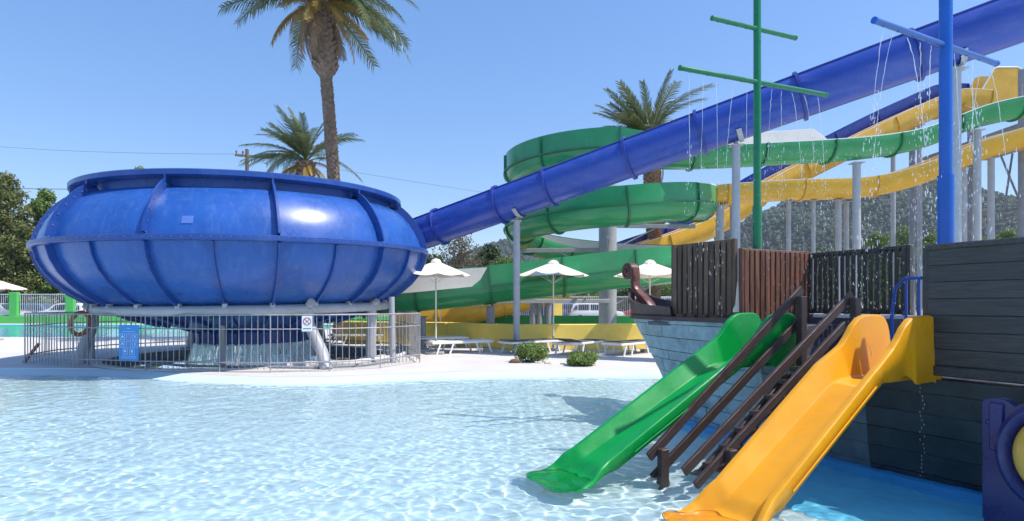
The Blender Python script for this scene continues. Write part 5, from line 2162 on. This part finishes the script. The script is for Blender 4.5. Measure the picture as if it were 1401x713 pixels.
# ------------------------------------------------------------------ masts with water yards
def mast(name, x, y, ztop, zcollar, r0_, r1_, yards, m, ym, label):
    t = thing(name, (x, y, 0.8), label, 'mast')
    mb = MB()
    mb.tube([(x, y, 0.8), (x, y, zcollar), (x, y, zcollar + 0.012)], [r1_, r1_, r1_ * 0.99], 20)
    mb.build('sleeve', m, t, smooth=50)
    mb = MB()
    mb.tube([(x, y, zcollar - 0.1), (x, y, ztop)], r0_, 20)
    mb.build('shaft', m, t, smooth=50)
    for a, b, r_ in yards:
        mb = MB()
        mb.tube([a, b], r_, 14)
        yd = mb.build('yard', ym, t, smooth=50)
        d = (b - a).normalized()
        for e, sg in ((a, -1), (b, 1)):
            mb = MB()
            mb.tube([e - d * 0.012 * sg, e + d * 0.014 * sg], r_ * 1.12, 14)
            mb.build('end_cap', m, yd, smooth=50)
        n = 9
        mb = MB()
        for k in range(n):
            p = a.lerp(b, (k + 0.5) / n)
            mb.tube([p - Z * r_ * 0.8, p - Z * (r_ + 0.006)], 0.008, 6)
        mb.build('nozzles', ym, yd, smooth=50, kind='stuff')
    return t


GMX, GMY = 0.4194 * 7.42, 7.42
ylow = (at(931, 93, 7.42 * 303 / 323), at(1130, 130, 7.42 * 303 / 286))
yup = (at(975, 25, 7.42 * 376 / 391), at(1088, 52, 7.42 * 376 / 364))
mast('green_mast', GMX, GMY, 6.9, at(0, 284, 7.42).z, 0.046, 0.057, [(ylow[0], ylow[1], 0.030), (yup[0], yup[1], 0.028)], M['gmast'], M['gmast'], 'green pipe mast with two yards spraying water over the ship')
BMX, BMY = (1294 - CX) / F * 5.6, 5.6
by = (at(1197, 28, 5.6 * 354 / 388), at(1363, 87, 5.6 * 354 / 329))
mast('blue_mast', BMX, BMY, 6.2, at(0, 242, 5.6).z, 0.056, 0.070, [(by[0], by[1], 0.027)], M['bmast'], M['byard'], 'thick blue pipe mast with one yard spraying water')


# falling jets
def jets(name, a, b, n, seed, zmin, label, vel=0.9):
    r = random.Random(seed)
    mb = MB()
    d = (b - a).normalized()
    side = Vector((-d.y, d.x, 0))
    for k in range(n):
        p0 = a.lerp(b, (k + 0.5) / n + r.uniform(-.03, .03)) - Z * 0.05
        if abs((k + 0.5) / n - 0.5) < 0.06:
            continue
        vx = side * (r.uniform(-vel, vel)) + d * r.uniform(-0.3, 0.3)
        T = r.uniform(0.45, 0.75)
        last = None
        # solid upper stream
        m_ = 14
        pts, rad = [], []
        Ts = T * 0.55
        for i in range(m_):
            tm = Ts * i / (m_ - 1)
            p = p0 + vx * tm - Z * (4.9 * tm * tm + 1.1 * tm) + V(r.uniform(-.004, .004), r.uniform(-.004, .004), 0)
            pts.append(p)
            rad.append(0.0036 * (1 - 0.4 * i / m_) * r.uniform(.6, 1.4))
        mb.tube(pts, rad, 5)
        # drops below
        for q in range(80):
            tm = Ts * 0.8 + (T * 1.25 - Ts * 0.8) * r.random()
            p = p0 + vx * tm - Z * (4.9 * tm * tm + 1.1 * tm)
            spread = 0.012 + 0.07 * tm
            p = p + V(r.gauss(0, spread), r.gauss(0, spread), r.gauss(0, 0.05))
            if p.z < zmin:
                continue
            s_ = r.uniform(0.002, 0.0055)
            ln = s_ * r.uniform(2, 6)
            mb.tube([p - Z * ln, p, p + Z * ln], [s_ * .2, s_, s_ * .2], 4, cap=False)
    o = mb.build(name, M['spray'], None, smooth=60, kind='stuff')
    o['label'], o['category'] = label, 'water spray'


jets('water_spray', ylow[0], ylow[1], 11, 5, 0.85, 'thin jets and drops falling from the green mast yards', 0.4)
jets('water_spray', by[0], by[1], 11, 6, 0.85, 'thin jets and drops falling from the blue mast yard', 0.5)
# fine drops over the deck
r = random.Random(12)
mb = MB()
for k in range(1500):
    s_, t_ = r.uniform(-0.6, 1.3), r.uniform(0.1, 1.7)
    p = S(s_, t_, r.uniform(0.85, 3.2))
    q = r.uniform(0.001, 0.0028)
    ln = q * r.uniform(2, 7)
    mb.tube([p - Z * ln, p, p + Z * ln], [q * .2, q, q * .2], 4, cap=False)
for k in range(26):
    p = S(-0.83 + r.uniform(-.02, .02), -0.16, 0.82 - k * 0.034)
    mb.tube([p - Z * 0.010, p, p + Z * 0.010], [0.001, 0.0035, 0.001], 4, cap=False)
o = mb.build('water_drops', M['spray'], None, smooth=60, kind='stuff')
o['label'], o['category'] = 'fine falling drops over the ship deck', 'water drops'

# ------------------------------------------------------------------ play panel at the right edge
pp_ = thing('play_panel', S(-1.9, -0.41, -0.4), 'navy plastic play panel with yellow dome standing in the pool beside the hull', 'play panel')
sa, sb = -1.42, -2.5
prof = [(0, -0.1), (1.14, -0.1)]
ztop = 0.66
pts = []
cxs = [0.09, 0.30, 0.52, 0.74, 0.96, 1.10]
xs = np.linspace(1.14, 0, 60)
top = [(x, 1.02 + 0.055 * abs(math.cos((x - 0.09) * PI / 0.215)) ** 0.6) for x in xs]
poly = [(0, 0), (1.14, 0)] + top
mb = MB()
mb.prism(poly, S(sa, -0.41, -0.32), -AX, Z, 0.09)
panel = receiver(mb.build('panel', M['purple'], pp_, smooth=0))
for x0_ in (0.09, 0.305):
    mb = MB()
    mb.cbox(S(sa - x0_, -0.505, 0.55), (0.03, 0.09, 0.35), 0.01, SROT)
    mb.build('picket_ridge', M['purple'], panel)
mb = MB()
mb.cbox(S(sa - 0.57, -0.505, 0.575), (0.025, 1.1, 0.03), 0.008, SROT)
mb.build('cross_ridge', M['purple'], panel)
cc = (-1.93, 0.40)
mb = MB()
rows = []
for rad, off in ((0.40, 0.0), (0.41, 0.06), (0.38, 0.085), (0.33, 0.06), (0.315, 0.0)):
    rows.append([S(cc[0] + rad * math.cos(a), -0.50 - off, cc[1] + rad * math.sin(a)) for a in np.linspace(0, 2 * PI, 49)])
mb.grid(rows)
mb.build('dome_ring', M['purple'], pp_, smooth=50)
mb = MB()
rows = []
for k in range(10):
    f = k / 9 * PI / 2
    rows.append([S(cc[0] + 0.32 * math.cos(f) * math.cos(a), -0.50 - 0.20 * math.sin(f), cc[1] + 0.32 * math.cos(f) * math.sin(a)) for a in np.linspace(0, 2 * PI, 49)])
mb.grid(rows)
mb.build('dome', M['bubble'], pp_, smooth=60)

# ------------------------------------------------------------------ summer haze
mb = MB()
mb.box((0, 860, 118), (4000, 1960, 239))
hm, hnt, hb = nodes_of('haze_air')
hnt.nodes.remove(hb)
pv = hnt.nodes.new('ShaderNodeVolumePrincipled')
pv.inputs['Color'].default_value = (0.80, 0.88, 1.0, 1)
pv.inputs['Density'].default_value = 0.00017
pv.inputs['Anisotropy'].default_value = 0.2
hnt.links.new(pv.outputs[0], hnt.nodes['Material Output'].inputs['Volume'])
mb.build('haze', hm, None, smooth=0, kind='stuff')
